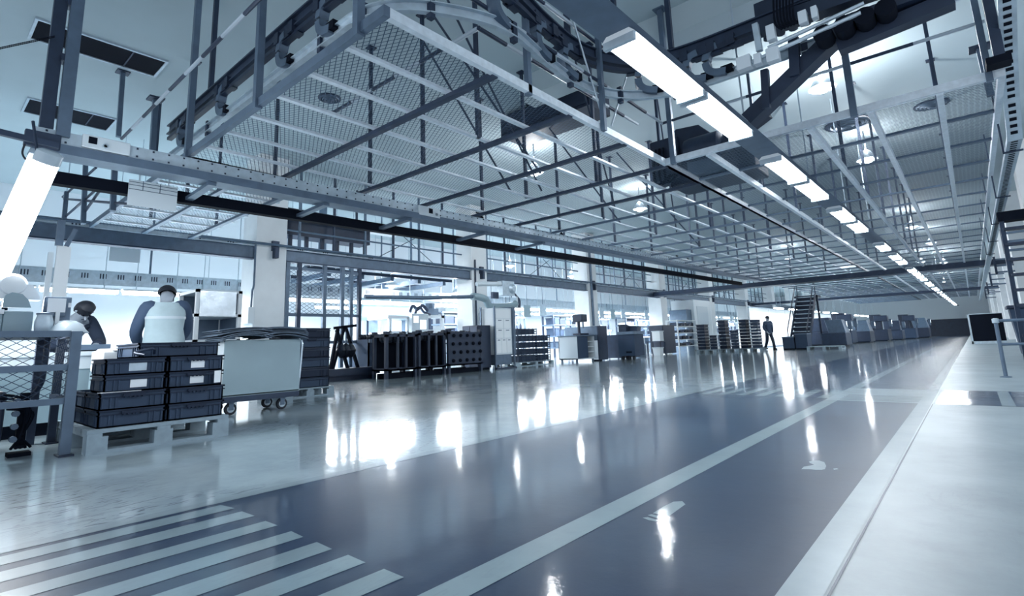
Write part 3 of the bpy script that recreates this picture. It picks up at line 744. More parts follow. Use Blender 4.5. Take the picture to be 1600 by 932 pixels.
# ================================================================== crates, pallets
def pallet(name, label, x0, x1, y0, y1, h=.15, group=None):
    """wooden pallet: deck boards over nine blocks over three runners"""
    t = thing(name, label, 'pallet', ((x0 + x1) / 2, (y0 + y1) / 2, 0), group)
    m = MB(); n = 6
    for i in range(n):
        a = x0 + (x1 - x0) * i / n; m.box(a, a + (x1 - x0) / n - .018, y0, y1, h * .84, h)
    for i in range(3):
        yy = y0 + (y1 - y0 - .1) * i / 2; m.box(x0, x1, yy, yy + .1, h * .70, h * .84)
    build('deck', m, M_WOOD, t)
    for i in range(3):
        for j in range(3):
            xx, yy = x0 + (x1 - x0 - .14) * i / 2, y0 + (y1 - y0 - .14) * j / 2
            build('block', MB().box(xx, xx + .14, yy, yy + .14, h * .14, h * .70), M_WOOD, t)
    for i in range(3):
        xx = x0 + (x1 - x0 - .14) * i / 2
        build('runner', MB().box(xx, xx + .14, y0, y1, 0, h * .14), M_WOOD, t)
    return t
def crate(name, label, x0, x1, y0, y1, z0, h, group, plate=None, m_=None, handle=True):
    """stacking crate: tapered shell with rim, corner ribs and grips; faces +X and -Y are seen"""
    m_ = m_ or M_CRATE
    t = thing(name, label, 'crate', ((x0 + x1) / 2, (y0 + y1) / 2, z0), group)
    g = .012; m = MB(); wl = .012
    X0, X1, Y0, Y1 = x0 + g, x1 - g, y0 + g, y1 - g
    m.box(X0, X1, Y0, Y1, z0, z0 + .012)
    for q in ((X0, X0 + wl, Y0, Y1), (X1 - wl, X1, Y0, Y1), (X0, X1, Y0, Y0 + wl), (X0, X1, Y1 - wl, Y1)): m.box(*q, z0, z0 + h - .004)
    for f in (.05, .16, .24, .76, .84, .95):
        yy = Y0 + (Y1 - Y0) * f; m.box(X1, X1 + .009, yy - .006, yy + .006, z0 + h * .1, z0 + h * .72)
        xx = X0 + (X1 - X0) * f; m.box(xx - .006, xx + .006, Y0 - .009, Y0, z0 + h * .1, z0 + h * .72)
    build('shell', m, m_, t)
    m = MB()
    for za, zb in ((.70, .76), (.90, 1.0)):
        for q in ((x0, x1, y0, y0 + .016), (x0, x1, y1 - .016, y1), (x0, x0 + .016, y0, y1), (x1 - .016, x1, y0, y1)): m.box(*q, z0 + h * za, z0 + h * za + h * (zb - za))
    build('rim', m, M_CRATE_D if m_ is M_CRATE else M_NAVY, t)
    if handle:
        yc = (y0 + y1) / 2; m = MB().box(x1, x1 + .016, yc - .08, yc + .08, z0 + h * .74, z0 + h * .9)
        for k in range(5): m.box(x1, x1 + .014, yc - .07 + k * .032, yc - .055 + k * .032, z0 + h * .66, z0 + h * .76)
        build('grip', m, M_CRATE_D, t)
    if plate:
        a, b = plate[0], plate[1]
        build('label_card', MB().box(X1 + .001, X1 + .004, y0 + (y1 - y0) * a, y0 + (y1 - y0) * b, z0 + h * .22, z0 + h * .72), M_PAPER if len(plate) < 3 else M_STEEL_L, t)
    return t
pallet('wooden_pallet', 'pale wooden pallet nearest the camera, under the stack of grey crates', -6.75, -5.45, 1.06, 2.13, .19)
zt = .19; th = .141
YA, YB, YC = 1.12, 1.62, 2.10
grp = 'grey crates on the nearest pallet'
names = ['bottom', 'second', 'third', 'top']
for k in range(4):
    xo = -5.51 if k < 2 else -5.56
    for j, (ya, yb) in enumerate(((YA, YB), (YB, YC))):
        side = 'fence end' if j == 0 else 'cart end'
        pl = None
        if k == 3: pl = (.38, .66, 1) if j == 0 else (.40, .64)
        if k == 2: pl = (.42, .68) if j == 0 else (.40, .64)
        extra = ''
        crate('stacking_crate', 'grey crate of the front stack, %s tier at its %s%s' % (names[k], side, ', with a white card' if pl and len(pl) == 2 else ', with a grey card' if pl else ''),
              xo - .46, xo, ya + (.03 if k > 1 and j == 0 else 0), yb, zt + k * th, th, grp, pl, handle=(k < 2 or j == 1))
for k in range(2):
    for j, (ya, yb) in enumerate(((YA, YB), (YB, YC))):
        crate('stacking_crate', 'grey crate behind the front stack, %s tier at its %s' % (('lower', 'upper')[k], ('fence end', 'cart end')[j]), -6.46, -5.985, ya, yb, zt + k * th, th, grp, None, handle=False)
crate('stacking_crate', 'ribbed grey crate set crosswise on top of the whole stack', -6.55, -5.80, 1.44, 2.14, zt + 4 * th, .135, grp, None)
tag(build('paper_sheet', MB().prism([(-5.52, 1.14, zt + 2 * th + .001), (-5.60, 1.13, zt + 2 * th + .001), (-5.54, 1.40, zt + 2 * th + .001), (-5.515, 1.42, zt + 2 * th + .001)], (0, 0, .004)), M_PAPER), 'white paper sheet lying on the edge of the second crate tier', 'paper')
m = MB().tube(smooth_path([(-5.62, 1.45, .775), (-5.72, 1.40, .80), (-5.66, 1.52, .83), (-5.76, 1.56, .79)]), .012, 6)
tag(build('strap', m, M_STEEL_D), 'loose strap lying on the top tier of the front crates', 'strap')
# paper tag
c_ = gx(338, 588, -5.5)
tag(build('paper_tag', MB().box(c_.x, c_.x + .003, c_.y - .03, c_.y + .05, c_.z - .06, c_.z + .05, rz=.5), M_PAPER), 'white paper tag sticking out at the crate stack beside the grey cart', 'tag')

# ================================================================== steel cart with flattened cartons
CX1 = -7.15
a, b = gx(347, 640, CX1), gx(470, 615, CX1)
cy0, cy1 = gx(350, 560, CX1).y, gx(469, 560, CX1).y
cx0 = CX1 - .62; zb_ = .20; zt_ = gx(356, 532, CX1).z
cart = thing('steel_cart', 'boxy grey steel cart on castors, piled with flattened cartons', 'cart', ((CX1 + cx0) / 2, (cy0 + cy1) / 2, 0))
build('side_panel', MB().box(CX1 - .02, CX1, cy0, cy1, zb_ + .03, zt_), M_PANEL, cart, bevel=.006)
build('side_panel', MB().box(cx0, cx0 + .02, cy0, cy1, zb_ + .03, zt_), M_PANEL, cart)
build('end_panel', MB().box(cx0 + .02, CX1 - .02, cy0, cy0 + .02, zb_ + .03, zt_), M_PANEL_L, cart)
build('end_panel', MB().box(cx0 + .02, CX1 - .02, cy1 - .02, cy1, zb_ + .03, zt_), M_PANEL_L, cart)
build('floor_pan', MB().box(cx0, CX1, cy0, cy1, zb_ + .03, zb_ + .05), M_PANEL, cart)
m = MB()
for q in ((cx0, CX1, cy0, cy0 + .05), (cx0, CX1, cy1 - .05, cy1), (cx0, cx0 + .05, cy0 + .05, cy1 - .05), (CX1 - .05, CX1, cy0 + .05, cy1 - .05)): m.box(*q, zb_ - .04, zb_ + .03)
build('base_frame', m, M_STEEL_D, cart)
build('handle', MB().tube(smooth_path([(CX1 - .05, cy1 + .01, zb_ + .1), (CX1 - .05, cy1 + .03, zb_ + .3), (CX1 - .05, cy1 + .05, zt_ - .08), (CX1 - .07, cy1 + .03, zt_ + .02), (CX1 - .1, cy1, zt_ + .03)]), .014), M_CHROME, cart, smooth=True)
for xx in (cx0 + .09, CX1 - .09):
    for yy in (cy0 + .14, cy1 - .2):
        w_ = build('wheel', MB().lathe((xx, yy, .075), [(.03, -.022), (.068, -.022), (.075, -.012), (.075, .012), (.068, .022), (.03, .022)], 20, axis='x'), M_RUBBER, cart, smooth=True)
        build('hub', MB().lathe((xx, yy, .075), [(.012, -.027), (.045, -.024), (.045, .024), (.012, .027)], 14, axis='x'), M_STEEL_L, w_, smooth=True)
        build('fork', MB().box(xx - .034, xx - .028, yy - .03, yy + .03, .06, .16).box(xx + .028, xx + .034, yy - .03, yy + .03, .06, .16).box(xx - .04, xx + .04, yy - .04, yy + .04, .15, .16), M_STEEL, cart)
# flattened cartons: bent sheets in two leaning piles
def carton(label, yc, L, z, tilt, sag, dx):
    t = MB(); n = 8; W_ = .60; th_ = .009; x1 = CX1 + .10 + dx; vs = []
    for i in range(n + 1):
        f = i / n; y = yc - L / 2 + L * f; zz = z + tilt * (f - .5) - sag * (2 * f - 1) ** 2
        for x, u in ((x1 - W_, 0), (x1, 0), (x1, th_), (x1 - W_, th_)): vs.append((x, y, zz + u))
    fs = [(0, 1, 2, 3), tuple(n * 4 + i for i in (3, 2, 1, 0))]
    for i in range(n):
        for k in range(4): fs.append((i * 4 + k, i * 4 + (k + 1) % 4, i * 4 + 4 + (k + 1) % 4, i * 4 + 4 + k))
    t.add(vs, fs); tag(build('flat_carton', t, M_CARD), label, 'flattened carton', 'flattened cartons on the steel cart')
rr = random.Random(5)
cm = (cy0 + cy1) / 2
for k in range(7):
    carton('flattened grey carton on the cart, %s from bottom of the crate end pile' % ORD[k], cy0 + .22 + rr.uniform(-.04, .03), .62, zt_ + .055 + k * .016, .03, .055 - k * .006, rr.uniform(-.03, .05))
for k in range(8):
    carton('flattened grey carton on the cart, %s from bottom of the far end pile' % ORD[k], cy1 - .26 + rr.uniform(-.03, .05), .60, zt_ + .055 + k * .015, -.01, .05 - k * .004, rr.uniform(-.03, .05))

# ================================================================== second crate stack behind the cart
px0 = gz(478, 622); 
PX1 = -8.7; py0_, py1_ = gx(469, 560, PX1).y, gx(516, 560, PX1).y
pallet('wooden_pallet', 'pale wooden pallet behind the steel cart under the tall crate stack', PX1 - 1.0, PX1 + .02, py0_ - .25, py1_ + .08, .15)
ztop = gx(495, 513, PX1).z; n = 6; hh = (ztop - .15) / n
for k in range(n):
    crate('stacking_crate', 'dark grey crate in the tall stack behind the steel cart, %s from the pallet' % ORD[k], PX1 - .9, PX1, py0_ - .15, py1_, .15 + k * hh, hh, 'crates stacked behind the steel cart', None, M_CRATE_D if k % 2 else M_CRATE, handle=(k > 3))

# ================================================================== mesh guard fence at the left edge
t = thing('mesh_guard_fence', 'steel framed wire mesh guard fence at the left edge', 'fence', (-5.65, .9, 0))
fx, fy = -5.65, .96; zr = [.43, .70, .97]
build('post', MB().box(fx - .035, fx + .035, fy - .035, fy + .035, 0, .99), M_STEEL, t)
build('post', MB().box(-6.63 - .03, -6.63 + .03, fy + .03, fy + .09, 0, .99), M_STEEL_D, t)
for z in zr: build('rail', MB().box(fx - .02, fx + .02, -1.2, fy - .035, z - .025, z + .025), M_STEEL, t)
for z in (.43, .97): build('rail', MB().box(-6.6, fx - .035, fy + .01, fy + .05, z - .02, z + .02), M_STEEL_D, t)
m = MB().quad((fx, -1.2, .43), (fx, fy, .43), (fx, fy, .97), (fx, -1.2, .97))
build('mesh_panel', m, M_MESH_F, t, uv=(1, 2))
build('mesh_panel', MB().quad((-6.6, fy + .03, .43), (fx, fy + .03, .43), (fx, fy + .03, .97), (-6.6, fy + .03, .97)), M_MESH_F, t, uv=(0, 2))
for x, y in ((fx, fy), (-6.63, fy + .06)): build('foot', MB().box(x - .09, x + .09, y - .05, y + .05, 0, .012).cyl((x - .06, y, .012), (x - .06, y, .03), .012, n=6), M_NAVY, t)
build('post', MB().tube(smooth_path([(-6.2, .86, .97), (-6.22, .86, .7), (-6.25, .85, .55), (-6.32, .80, .46), (-6.45, .72, .43)]), .022), M_STEEL_D, t, smooth=True)

# dark hydraulic machine behind the fence
t = thing('hydraulic_press', 'dark machine base with hoses behind the mesh fence', 'machine', (-6.15, .45, 0))
build('body', MB().box(-6.7, -6.02, -.3, .62, .12, .52).box(-6.62, -6.1, -.25, .5, 0, .12), M_NAVY, t, bevel=.02)
build('head', MB().box(-6.6, -6.1, -.3, .42, .52, .95), M_NAVY, t, bevel=.03)
build('column', MB().box(-6.05, -5.99, .70, .76, .06, .5).box(-6.10, -5.95, .66, .80, 0, .03), M_BLACK, t)
for k in range(5):
    build('hose', MB().tube(smooth_path([(-6.03, .55 + .02 * k, .50 - .03 * k), (-5.95, .70 + .02 * k, .46 - .03 * k), (-5.98, .74, .3 - .03 * k), (-5.95, .72, .16), (-6.02, .68 + .03 * k, .06)]), .011, 6), M_BLACK, t)
for k in range(4): build('valve', MB().cyl((-6.0, .68, .14 + k * .1), (-5.94, .68, .14 + k * .1), .025, n=8), M_STEEL, t)
# table with a motor, monitor, bag
t = thing('machine_table', 'grey work table behind the top rail of the mesh fence', 'table', (-6.4, .6, 0))
build('table_top', MB().box(-6.75, -5.85, -.6, .93, .955, .985), M_STEEL_D, t)
for x, y in ((-6.7, -.5), (-6.7, .88), (-5.9, -.5)): build('leg', MB().box(x - .03, x + .03, y - .03, y + .03, 0, .955), M_STEEL_D, t)
def G(px, py, x): return gx(px, py, x)
xm = -6.2
t = thing('bench_motor', 'round white motor with a grey half disc guard on the table at the left edge', 'motor', G(18, 500, xm))
c = G(18, 462, xm)
p_ = [G(2, 481, xm), G(4, 470, xm), G(8, 462, xm), G(18, 458, xm), G(34, 461, xm), G(43, 470, xm), G(47, 482, xm)]
build('guard', MB().prism(p_, (.06, 0, 0)), M_PANEL, t)
build('motor_body', MB().lathe((xm - .22, c.y, c.z + .09), [(.04, -.05), (.08, -.02), (.105, .06), (.105, .18), (.08, .24), (.03, .26)], 20, axis='x'), M_WHITE, t, smooth=True)
build('saddle', MB().prism([(xm - .2, c.y - .2, c.z - .03), (xm - .2, c.y + .2, c.z - .03), (xm - .2, c.y + .13, c.z + .1), (xm - .2, c.y - .13, c.z + .1)], (.2, 0, 0)), M_WHITE, t)
q1, q2 = G(-10, 517, xm), G(55, 484, xm)
build('base', MB().box(xm - .25, xm + .02, q1.y - .3, q2.y - .20, .985, q2.z - .04).box(xm - .25, xm + .03, q2.y - .20, q2.y - .01, .985, q2.z - .02), M_PANEL, t, bevel=.01)
build('cover', MB().box(xm - .28, xm + .04, q1.y - .2, q2.y - .2, q2.z - .045, q2.z - .005), M_WHITE, t)
build('knob', MB().lathe((xm - .1, G(9, 486, xm).y, q2.z - .005), [(.02, 0), (.02, .03), (.03, .03), (.025, .05)], 10), M_BLACK, t, smooth=True)
t = thing('monitor', 'dark monitor seen from behind with a white paper taped on it', 'monitor', G(87, 519, -6.05))
xm = -6.05; a, b = G(63, 508, xm), G(113, 465, xm)
build('casing', MB().prism([(xm, a.y, a.z), (xm, b.y, a.z + .02), (xm, b.y, b.z), (xm, a.y + .01, b.z)], (-.05, 0, 0)).prism([(xm, a.y + .04, a.z + .07), (xm, b.y - .04, a.z + .07), (xm, b.y - .06, b.z - .05), (xm, a.y + .06, b.z - .05)], (.03, 0, 0)), M_STEEL, t, bevel=.008)
p0, p1 = G(73, 488, xm + .032), G(104, 467, xm + .032)
build('taped_paper', MB().box(xm + .031, xm + .034, p0.y, p1.y, p0.z, p1.z), M_PAPER, t)
p0 = G(107, 477, xm + .01); build('sticker', MB().box(xm + .001, xm + .004, p0.y, p0.y + .02, p0.z - .02, p0.z + .02), M_PAPER, t)
p0, p1 = G(82, 519, xm), G(92, 488, xm); build('stand', MB().box(xm + .035, xm + .06, p0.y, p1.y, .985, p1.z).box(xm - .08, xm + .1, p0.y - .08, p1.y + .08, .985, .997), M_WHITE, t)
p0 = G(67, 519, -5.95)
t = thing('steel_canister', 'ribbed steel canister standing beside the monitor', 'canister', (p0.x, p0.y, .985))
build('body', MB().lathe((p0.x, p0.y, .985), [(.045, 0), (.058, .015), (.062, .06), (.062, .10), (.05, .15), (.052, .16)], 18), M_STEEL_L, t, smooth=True)
build('lid', MB().lathe((p0.x, p0.y, 1.145), [(.056, 0), (.056, .012), (.02, .02)], 18), M_STEEL, t, smooth=True)
p0 = G(105, 517, -5.95); m = MB(); vs = []
m.lathe((p0.x, p0.y, .985), [(.14, 0), (.13, .03), (.09, .07), (.05, .10), (.01, .11)], 14)
o = build('plastic_bag', m, M_GLASSY, smooth=True); tag(o, 'crumpled clear plastic bag slumped by the monitor on the fence rail side', 'bag')
for v in o.data.vertices: v.co += Vector((rr.uniform(-.012, .012), rr.uniform(-.012, .012), rr.uniform(0, .01)))
# work bench with parts trays behind
xb = -7.35
a, b = G(20, 560, xb), G(166, 650, xb)
ya, yb = -.6, 1.75
t = thing('work_bench', 'long pale workbench with grey front panels behind the fence', 'bench', (xb - .35, .6, 0))
build('front_panel', MB().box(xb - .02, xb, ya, yb, .13, .66), M_PANEL, t)
build('front_panel', MB().box(xb - .7, xb, yb, yb + .02, .13, .66), M_PANEL, t)
build('plinth', MB().box(xb - .65, xb - .05, ya, yb - .05, 0, .13), M_BLACK, t)
build('counter', MB().box(xb - .75, xb + .03, ya, yb + .04, .80, .845), M_PANEL_L, t)
build('apron', MB().box(xb - .03, xb + .01, ya, yb, .66, .80), M_PANEL_L, t)
p0 = G(144, 540, xb - .2)
t = thing('parts_tray', 'low dark tray of small parts on the pale workbench', 'tray', (xb - .2, p0.y, .845))
build('tray', MB().box(xb - .35, xb - .05, p0.y - .16, p0.y + .14, .845, .86).box(xb - .06, xb - .05, p0.y - .16, p0.y + .14, .845, .92).box(xb - .35, xb - .05, p0.y - .16, p0.y - .15, .845, .92), M_STEEL, t)
m = MB()
for k in range(18): m.lathe((xb - rr.uniform(.08, .32), p0.y + rr.uniform(-.13, .11), .86), [(.02, 0), (.024, .03), (.012, .05)], 6)
tag(build('small_castings', m, M_PARTS, t), kind='stuff')
p0 = G(190, 550, -6.9)
# white tub with a crumpled liner
t = thing('white_tub', 'bright white tub with a loose liner between workbench and crates', 'tub', (-6.95, p0.y, 0))
build('body', MB().prism([(-7.2, p0.y - .2, .62), (-6.75, p0.y - .2, .62), (-6.75, p0.y + .2, .62), (-7.2, p0.y + .2, .62)], (0, 0, .22)), M_WHITE, t, bevel=.02)
build('liner', MB().lathe((-6.95, p0.y + .05, .84), [(.26, 0), (.24, .02), (.2, .01)], 10), M_PAPER, t)
build('stand', MB().box(-7.2, -6.75, p0.y - .2, p0.y + .2, 0, .62), M_PANEL, t)

# ================================================================== shelf unit behind the worker
xs = -9.6
a, b = G(300, 530, xs), G(310, 450, xs); ya = G(308, 480, xs).y; yb = G(374, 480, xs).y; ztp = G(310, 452, xs).z
t = thing('shelf_unit', 'white steel shelf unit with a bright sheet hung on its side', 'shelf', (xs, ya, 0))
for x in (xs, xs - .8):
    for y in (ya, yb): build('upright', MB().box(x - .03, x + .03, y - .03, y + .03, 0, ztp), M_WHITE, t)
for f in (.30, .55, .78, 1.0): build('shelf', MB().box(xs - .83, xs + .03, ya - .03, yb + .03, ztp * f - .05, ztp * f), M_PANEL_L, t)
build('back_panel', MB().box(xs - .82, xs - .8, ya, yb, ztp * .3, ztp - .05).box(xs - .8, xs, yb - .02, yb, ztp * .3, ztp - .05), M_STEEL, t)
p0, p1 = G(311, 494, xs + .05), G(370, 457, xs + .05)
build('hung_sheet', MB().box(xs + .035, xs + .05, p0.y, p1.y, p0.z, p1.z), M_SHEET, t)

# white boxed post at the left
xw = -9.3; p0, p1 = G(66, 480, xw), G(92, 384, xw); q1 = G(112, 384, xw)
t = thing('boxed_post', 'white boxed post with a bracket under the bay beam, behind the monitor', 'post', (xw, p0.y, 0))
build('panel', MB().box(xw - .05, xw, p0.y, p0.y + (p1.y - p0.y) * .6, 0, p1.z - .1), M_PANEL_L, t)
build('panel', MB().box(xw - .05, xw, p0.y + (p1.y - p0.y) * .85, q1.y, 0, p1.z), M_WHITE, t)
build('bracket', MB().bar((xw, p1.y, p1.z), (xw, p1.y, p1.z + .35), .08).bar((xw, p1.y + .08, p1.z), (xw, p1.y + .16, p1.z + .25), .05), M_STEEL, t)

# column fittings: meter box and conduit on the first column
a = gx(380, 480, XC + .0)
t = thing('switch_box', 'white switch box with a conduit on the near face of the first column', 'switch box', (XC - .5, COLS_Y[0] - .1, 2.0))
p0, p1 = gy(371, 508, COLS_Y[0] - .12), gy(391, 480, COLS_Y[0] - .12)
build('casing', MB().box(p0.x, p1.x, COLS_Y[0] - .16, COLS_Y[0], p0.z, p1.z), M_WHITE, t, bevel=.01)
build('dial', MB().box(p0.x + .05, p0.x + .14, COLS_Y[0] - .166, COLS_Y[0] - .158, p0.z + .12, p0.z + .3), M_BLACK, t)
build('conduit', MB().tube(smooth_path([(p1.x - .12, COLS_Y[0] - .05, p1.z), (p1.x - .1, COLS_Y[0] - .05, p1.z + .4), (p1.x - .02, COLS_Y[0] - .05, p1.z + .6), (p1.x - .02, COLS_Y[0] - .05, 3.5)]), .025, 6), M_STEEL, t)
# ================================================================== second bay: mesh partition, hoist stand, stillages
xp = XC - .05
t = thing('mesh_partition', 'tall steel partition of mesh panels between first and second column', 'partition', (xp, 7, 0))
yy = [gx(p, 480, xp).y for p in (447, 466, 506, 534, 548, 561)]
for k, y in enumerate(yy): build('post', MB().box(xp - .05, xp + .05, y - .05, y + .05, 0, 3.15), M_STEEL_D if k in (1, 5) else M_STEEL, t)
for z in (1.0, 1.75, 3.0): build('rail', MB().box(xp - .03, xp + .03, yy[0], yy[-1], z - .04, z + .04), M_STEEL, t)
build('mesh_panel', MB().quad((xp, yy[0], 1.75), (xp, yy[-1], 1.75), (xp, yy[-1], 3.05), (xp, yy[0], 3.05)), mesh_mat('partition_mesh', (60, 78, 100), .16, .10, .11), t, uv=(1, 2))
# A-frame hoist stand
xh = -12.6
t = thing('lifting_trestle', 'dark A-shaped trestle with chains and hanging castings beside the crate stack', 'trestle', (xh, 7.6, 0))
A = lambda px, py: gx(px, py, xh)
for a, b in (((528, 514), (513, 592)), ((538, 511), (515, 580)), ((540, 512), (564, 590)), ((526, 516), (548, 585))): build('leg', MB().bar(A(*a), (A(*b).x, A(*b).y, .02), .07), M_BLACK, t)
build('cross_bar', MB().bar(A(522, 513), A(556, 509), .07), M_BLACK, t)
for px in (534, 541, 548):
    p = A(px, 512); build('chain', MB().cyl(p, p + Vector((0, 0, -.45)), .02, n=6), M_STEEL, t)
    c = p + Vector((0, 0, -.6)); build('casting', MB().lathe(tuple(c), [(.03, -.2), (.12, -.12), (.16, 0), (.10, .12), (.03, .18)], 10), M_PARTS, t, smooth=True)
build('base_tray', MB().box(xh - .5, xh + .35, 7.0, 8.6, .12, .30).box(xh - .4, xh + .25, 7.1, 8.5, 0, .12), M_NAVY, t)
# long grey bins with castings
for i, (pa, pb, lab) in enumerate(((566, 602, 'long grey bin heaped with dark castings between trestle and stillages'),)):
    xg = -13.0; y0_, y1_ = gx(pa, 560, xg).y + .2, gx(pb, 560, xg).y + .8
    t = thing('casting_bin', lab, 'bin', (xg, y0_, 0))
    build('wall', MB().box(xg - .04, xg, y0_, y1_, .2, 1.05).box(xg - .9, xg, y0_, y0_ + .04, .2, 1.05), M_CRATE, t)
    build('rim', MB().box(xg - .02, xg + .04, y0_, y1_, .95, 1.05), M_STEEL, t)
    build('floor_pan', MB().box(xg - .9, xg, y0_, y1_, .15, .22), M_CRATE_D, t)
    for y in (y0_ + .1, (y0_ + y1_) / 2, y1_ - .2): build('foot', MB().box(xg - .12, xg, y, y + .12, 0, .16), M_BLACK, t)
    m = MB()
    for k in range(40): m.lathe((xg - rr.uniform(.1, .8), rr.uniform(y0_ + .1, y1_ - .1), 1.0), [(.03, 0), (.09, .05), (.11, .12), (.05, .2)], 7)
    tag(build('castings', m, M_PARTS, t), kind='stuff')
# dark stillages
def stillage(label, x0, x1, y0, y1, z0, z1, grid):
    t = thing('stillage', label, 'stillage', ((x0 + x1) / 2, (y0 + y1) / 2, 0), 'dark stillages by the second column')
    for x in (x0, x1 - .08):
        for y in (y0, y1 - .08): build('post', MB().box(x, x + .08, y, y + .08, 0, z1 + .05).box(x - .02, x + .1, y - .02, y + .1, z1 + .02, z1 + .08), M_NAVY, t)
    m = MB()
    for z in (z0, z1 - .06):
        m.box(x0, x1, y0, y0 + .06, z, z + .06).box(x0, x1, y1 - .06, y1, z, z + .06).box(x0, x0 + .06, y0, y1, z, z + .06).box(x1 - .06, x1, y0, y1, z, z + .06)
    build('frame', m, M_NAVY, t)
    build('floor_pan', MB().box(x0, x1, y0, y1, z0, z0 + .04), M_NAVY, t)
    for xx in (x0 + .1, x1 - .2): build('runner', MB().box(xx, xx + .1, y0 + .08, y1 - .08, 0, .13), M_BLACK, t)  # black skirt beams added for the shadow among the dense feet below
    if grid:
        build('end_plate', MB().box(x1 - .03, x1 - .005, y0 + .05, y1 - .05, z0 + .05, z1), M_NAVY, t)
        m = MB(); ny, nz = 5, 4
        for i in range(ny):
            for j in range(nz):
                c = (x1 + .0, y0 + .18 + (y1 - y0 - .3) * i / (ny - 1) + (.03 if j % 2 else 0), z0 + .14 + (z1 - z0 - .24) * j / (nz - 1))
                m.lathe(c, [(.055, -.02), (.05, .03), (.025, .06)], 8, axis='x')
        build('peg_grid', m, M_BLACK, t)
    else:
        for f in (.35, .62): build('upright', MB().box(x1 - .05, x1, y0 + (y1 - y0) * f, y0 + (y1 - y0) * f + .06, z0, z1), M_NAVY, t)
        build('back_sheet', MB().box(x0 + .01, x0 + .03, y0, y1, z0, z1).box(x0, x1, y1 - .04, y1 - .02, z0, z1), M_BLACK, t)
    m = MB()
    for k in range(30): m.lathe((rr.uniform(x0 + .15, x1 - .15), rr.uniform(y0 + .15, y1 - .15), z1 - .2), [(.03, 0), (.08, .06), (.10, .14), (.04, .24)], 7)
    tag(build('castings', m, M_PARTS, t), kind='stuff')
xs1 = -11.35
Y = lambda px, x=xs1: gx(px, 555, x).y
stillage('dark open-sided stillage next to the long grey bin', xs1 - .6, xs1, Y(603), Y(652), .2, 1.12, False)
stillage('dark open-sided stillage in the middle of the dark row', xs1 - .8, xs1, Y(654), Y(697), .2, 1.15, False)
stillage('dark stillage with a peg studded plate, nearest the white cabinet', xs1 - .8, xs1 + .05, Y(699), Y(752), .22, 1.17, True)
xk = -11.8; y0_ = Y(746, xk) + .05; y1_ = Y(769, xk) - .05; x0_ = gy(723, 545, y0_).x
t = thing('tall_cabinet', 'plain dark cabinet standing behind the peg studded stillage', 'cabinet', (xk, y0_, 0))
build('body', MB().box(x0_, xk, y0_, y1_, .06, 1.40), M_NAVY, t, bevel=.01)
build('door', MB().box(x0_ + .03, (x0_ + xk) / 2 - .01, y0_ - .02, y0_, .1, 1.36), M_STEEL_D, t)
build('door', MB().box((x0_ + xk) / 2 + .01, xk - .03, y0_ - .02, y0_, .1, 1.36), M_STEEL_D, t)
build('plinth', MB().box(x0_ + .04, xk - .04, y0_ + .04, y1_ - .04, 0, .06), M_BLACK, t)
# white electrical cabinet with drawers on a steel frame
xe = -11.7; ya, yb = Y(772, xe), Y(803, xe)
zt2 = gx(790, 482, xe).z
t = thing('control_cabinet', 'tall white control cabinet with rows of drawer fronts in a steel frame', 'cabinet', (xe, ya, 0))
build('casing', MB().box(xe - .6, xe, ya + .08, yb - .08, .45, zt2), M_PANEL_L, t)
build('casing_side', MB().box(xe - .6, xe - .1, yb - .08, yb + .25, .45, zt2 + .05), M_STEEL, t)
build('lower_panel', MB().box(xe - .55, xe - .02, ya + .1, yb - .1, .12, .45), M_STEEL, t)
for z0_, z1_, n in ((1.62, zt2 - .04, 1), (1.3, 1.6, 2), (.98, 1.28, 2), (.5, .96, 3)):
    for k in range(n):
        w1 = (yb - ya - .22) / n; y = ya + .11 + k * w1
        d_ = build('drawer', MB().box(xe, xe + .015, y + .012, y + w1 - .012, z0_, z1_), M_WHITE, t)
        if n > 1: build('handle', MB().box(xe + .015, xe + .03, y + w1 * .3, y + w1 * .7, z1_ - .06, z1_ - .035), M_STEEL, d_)
for y in (ya, yb - .05):
    for x in (xe - .6, xe + .01): build('post', MB().box(x, x + .05, y, y + .05, 0, zt2 + .05), M_STEEL, t)
build('foot_bar', MB().box(xe, xe + .12, ya, yb, 0, .04), M_STEEL_D, t)
# ducts into the cabinet: wide pipe with swan neck
xd = -12.4
D = lambda px, py: gx(px, py, xd)
t = thing('air_duct', 'pale round duct with a swan neck running past the second column into the control cabinet', 'duct', D(700, 466))
build('duct', MB().tube(smooth_path([D(738, 464), D(745, 464), D(758, 468), D(764, 478), D(775, 480), D(800, 478), D(806, 474)], 6), .12, 14), M_PANEL, t, smooth=True)
build('feed_pipe', MB().tube([gx(570, 464, -13.0), gx(660, 466, -12.8), D(740, 464)], .06, 10), M_STEEL, t, smooth=True)
build('duct', MB().tube([D(745, 444), D(782, 444)], .08, 12), M_PANEL_L, t, smooth=True)
build('valve_block', MB().box(D(782, 444).x - .15, D(782, 444).x + .1, D(782, 440).y, D(800, 440).y, D(790, 462).z, D(790, 440).z).lathe(tuple(D(797, 452)), [(.16, -.05), (.18, 0), (.18, .12), (.1, .2)], 12, axis='x'), M_STEEL_L, t)
build('valve', MB().box(D(768, 466).x, D(768, 466).x + .1, D(767, 466).y, D(776, 466).y, D(770, 467).z, D(770, 457).z), M_STEEL_D, t)
for k in range(3): build('hose', MB().tube(smooth_path([D(799, 455 + k), D(806, 460 + k), D(808 + k * 2, 470), D(808 + 2 * k, 482)]), .03, 6), M_STEEL_D if k else M_PANEL_L, t)
p0, p1 = gx(748, 505, XC + .02), gx(768, 490, XC + .02)
t = thing('switch_box', 'pale switch box with a dark switch on the second column', 'switch box', (XC, p0.y, p0.z))
build('casing', MB().box(XC, XC + .12, p0.y, p1.y, p0.z, p1.z), M_PANEL_L, t, bevel=.01)
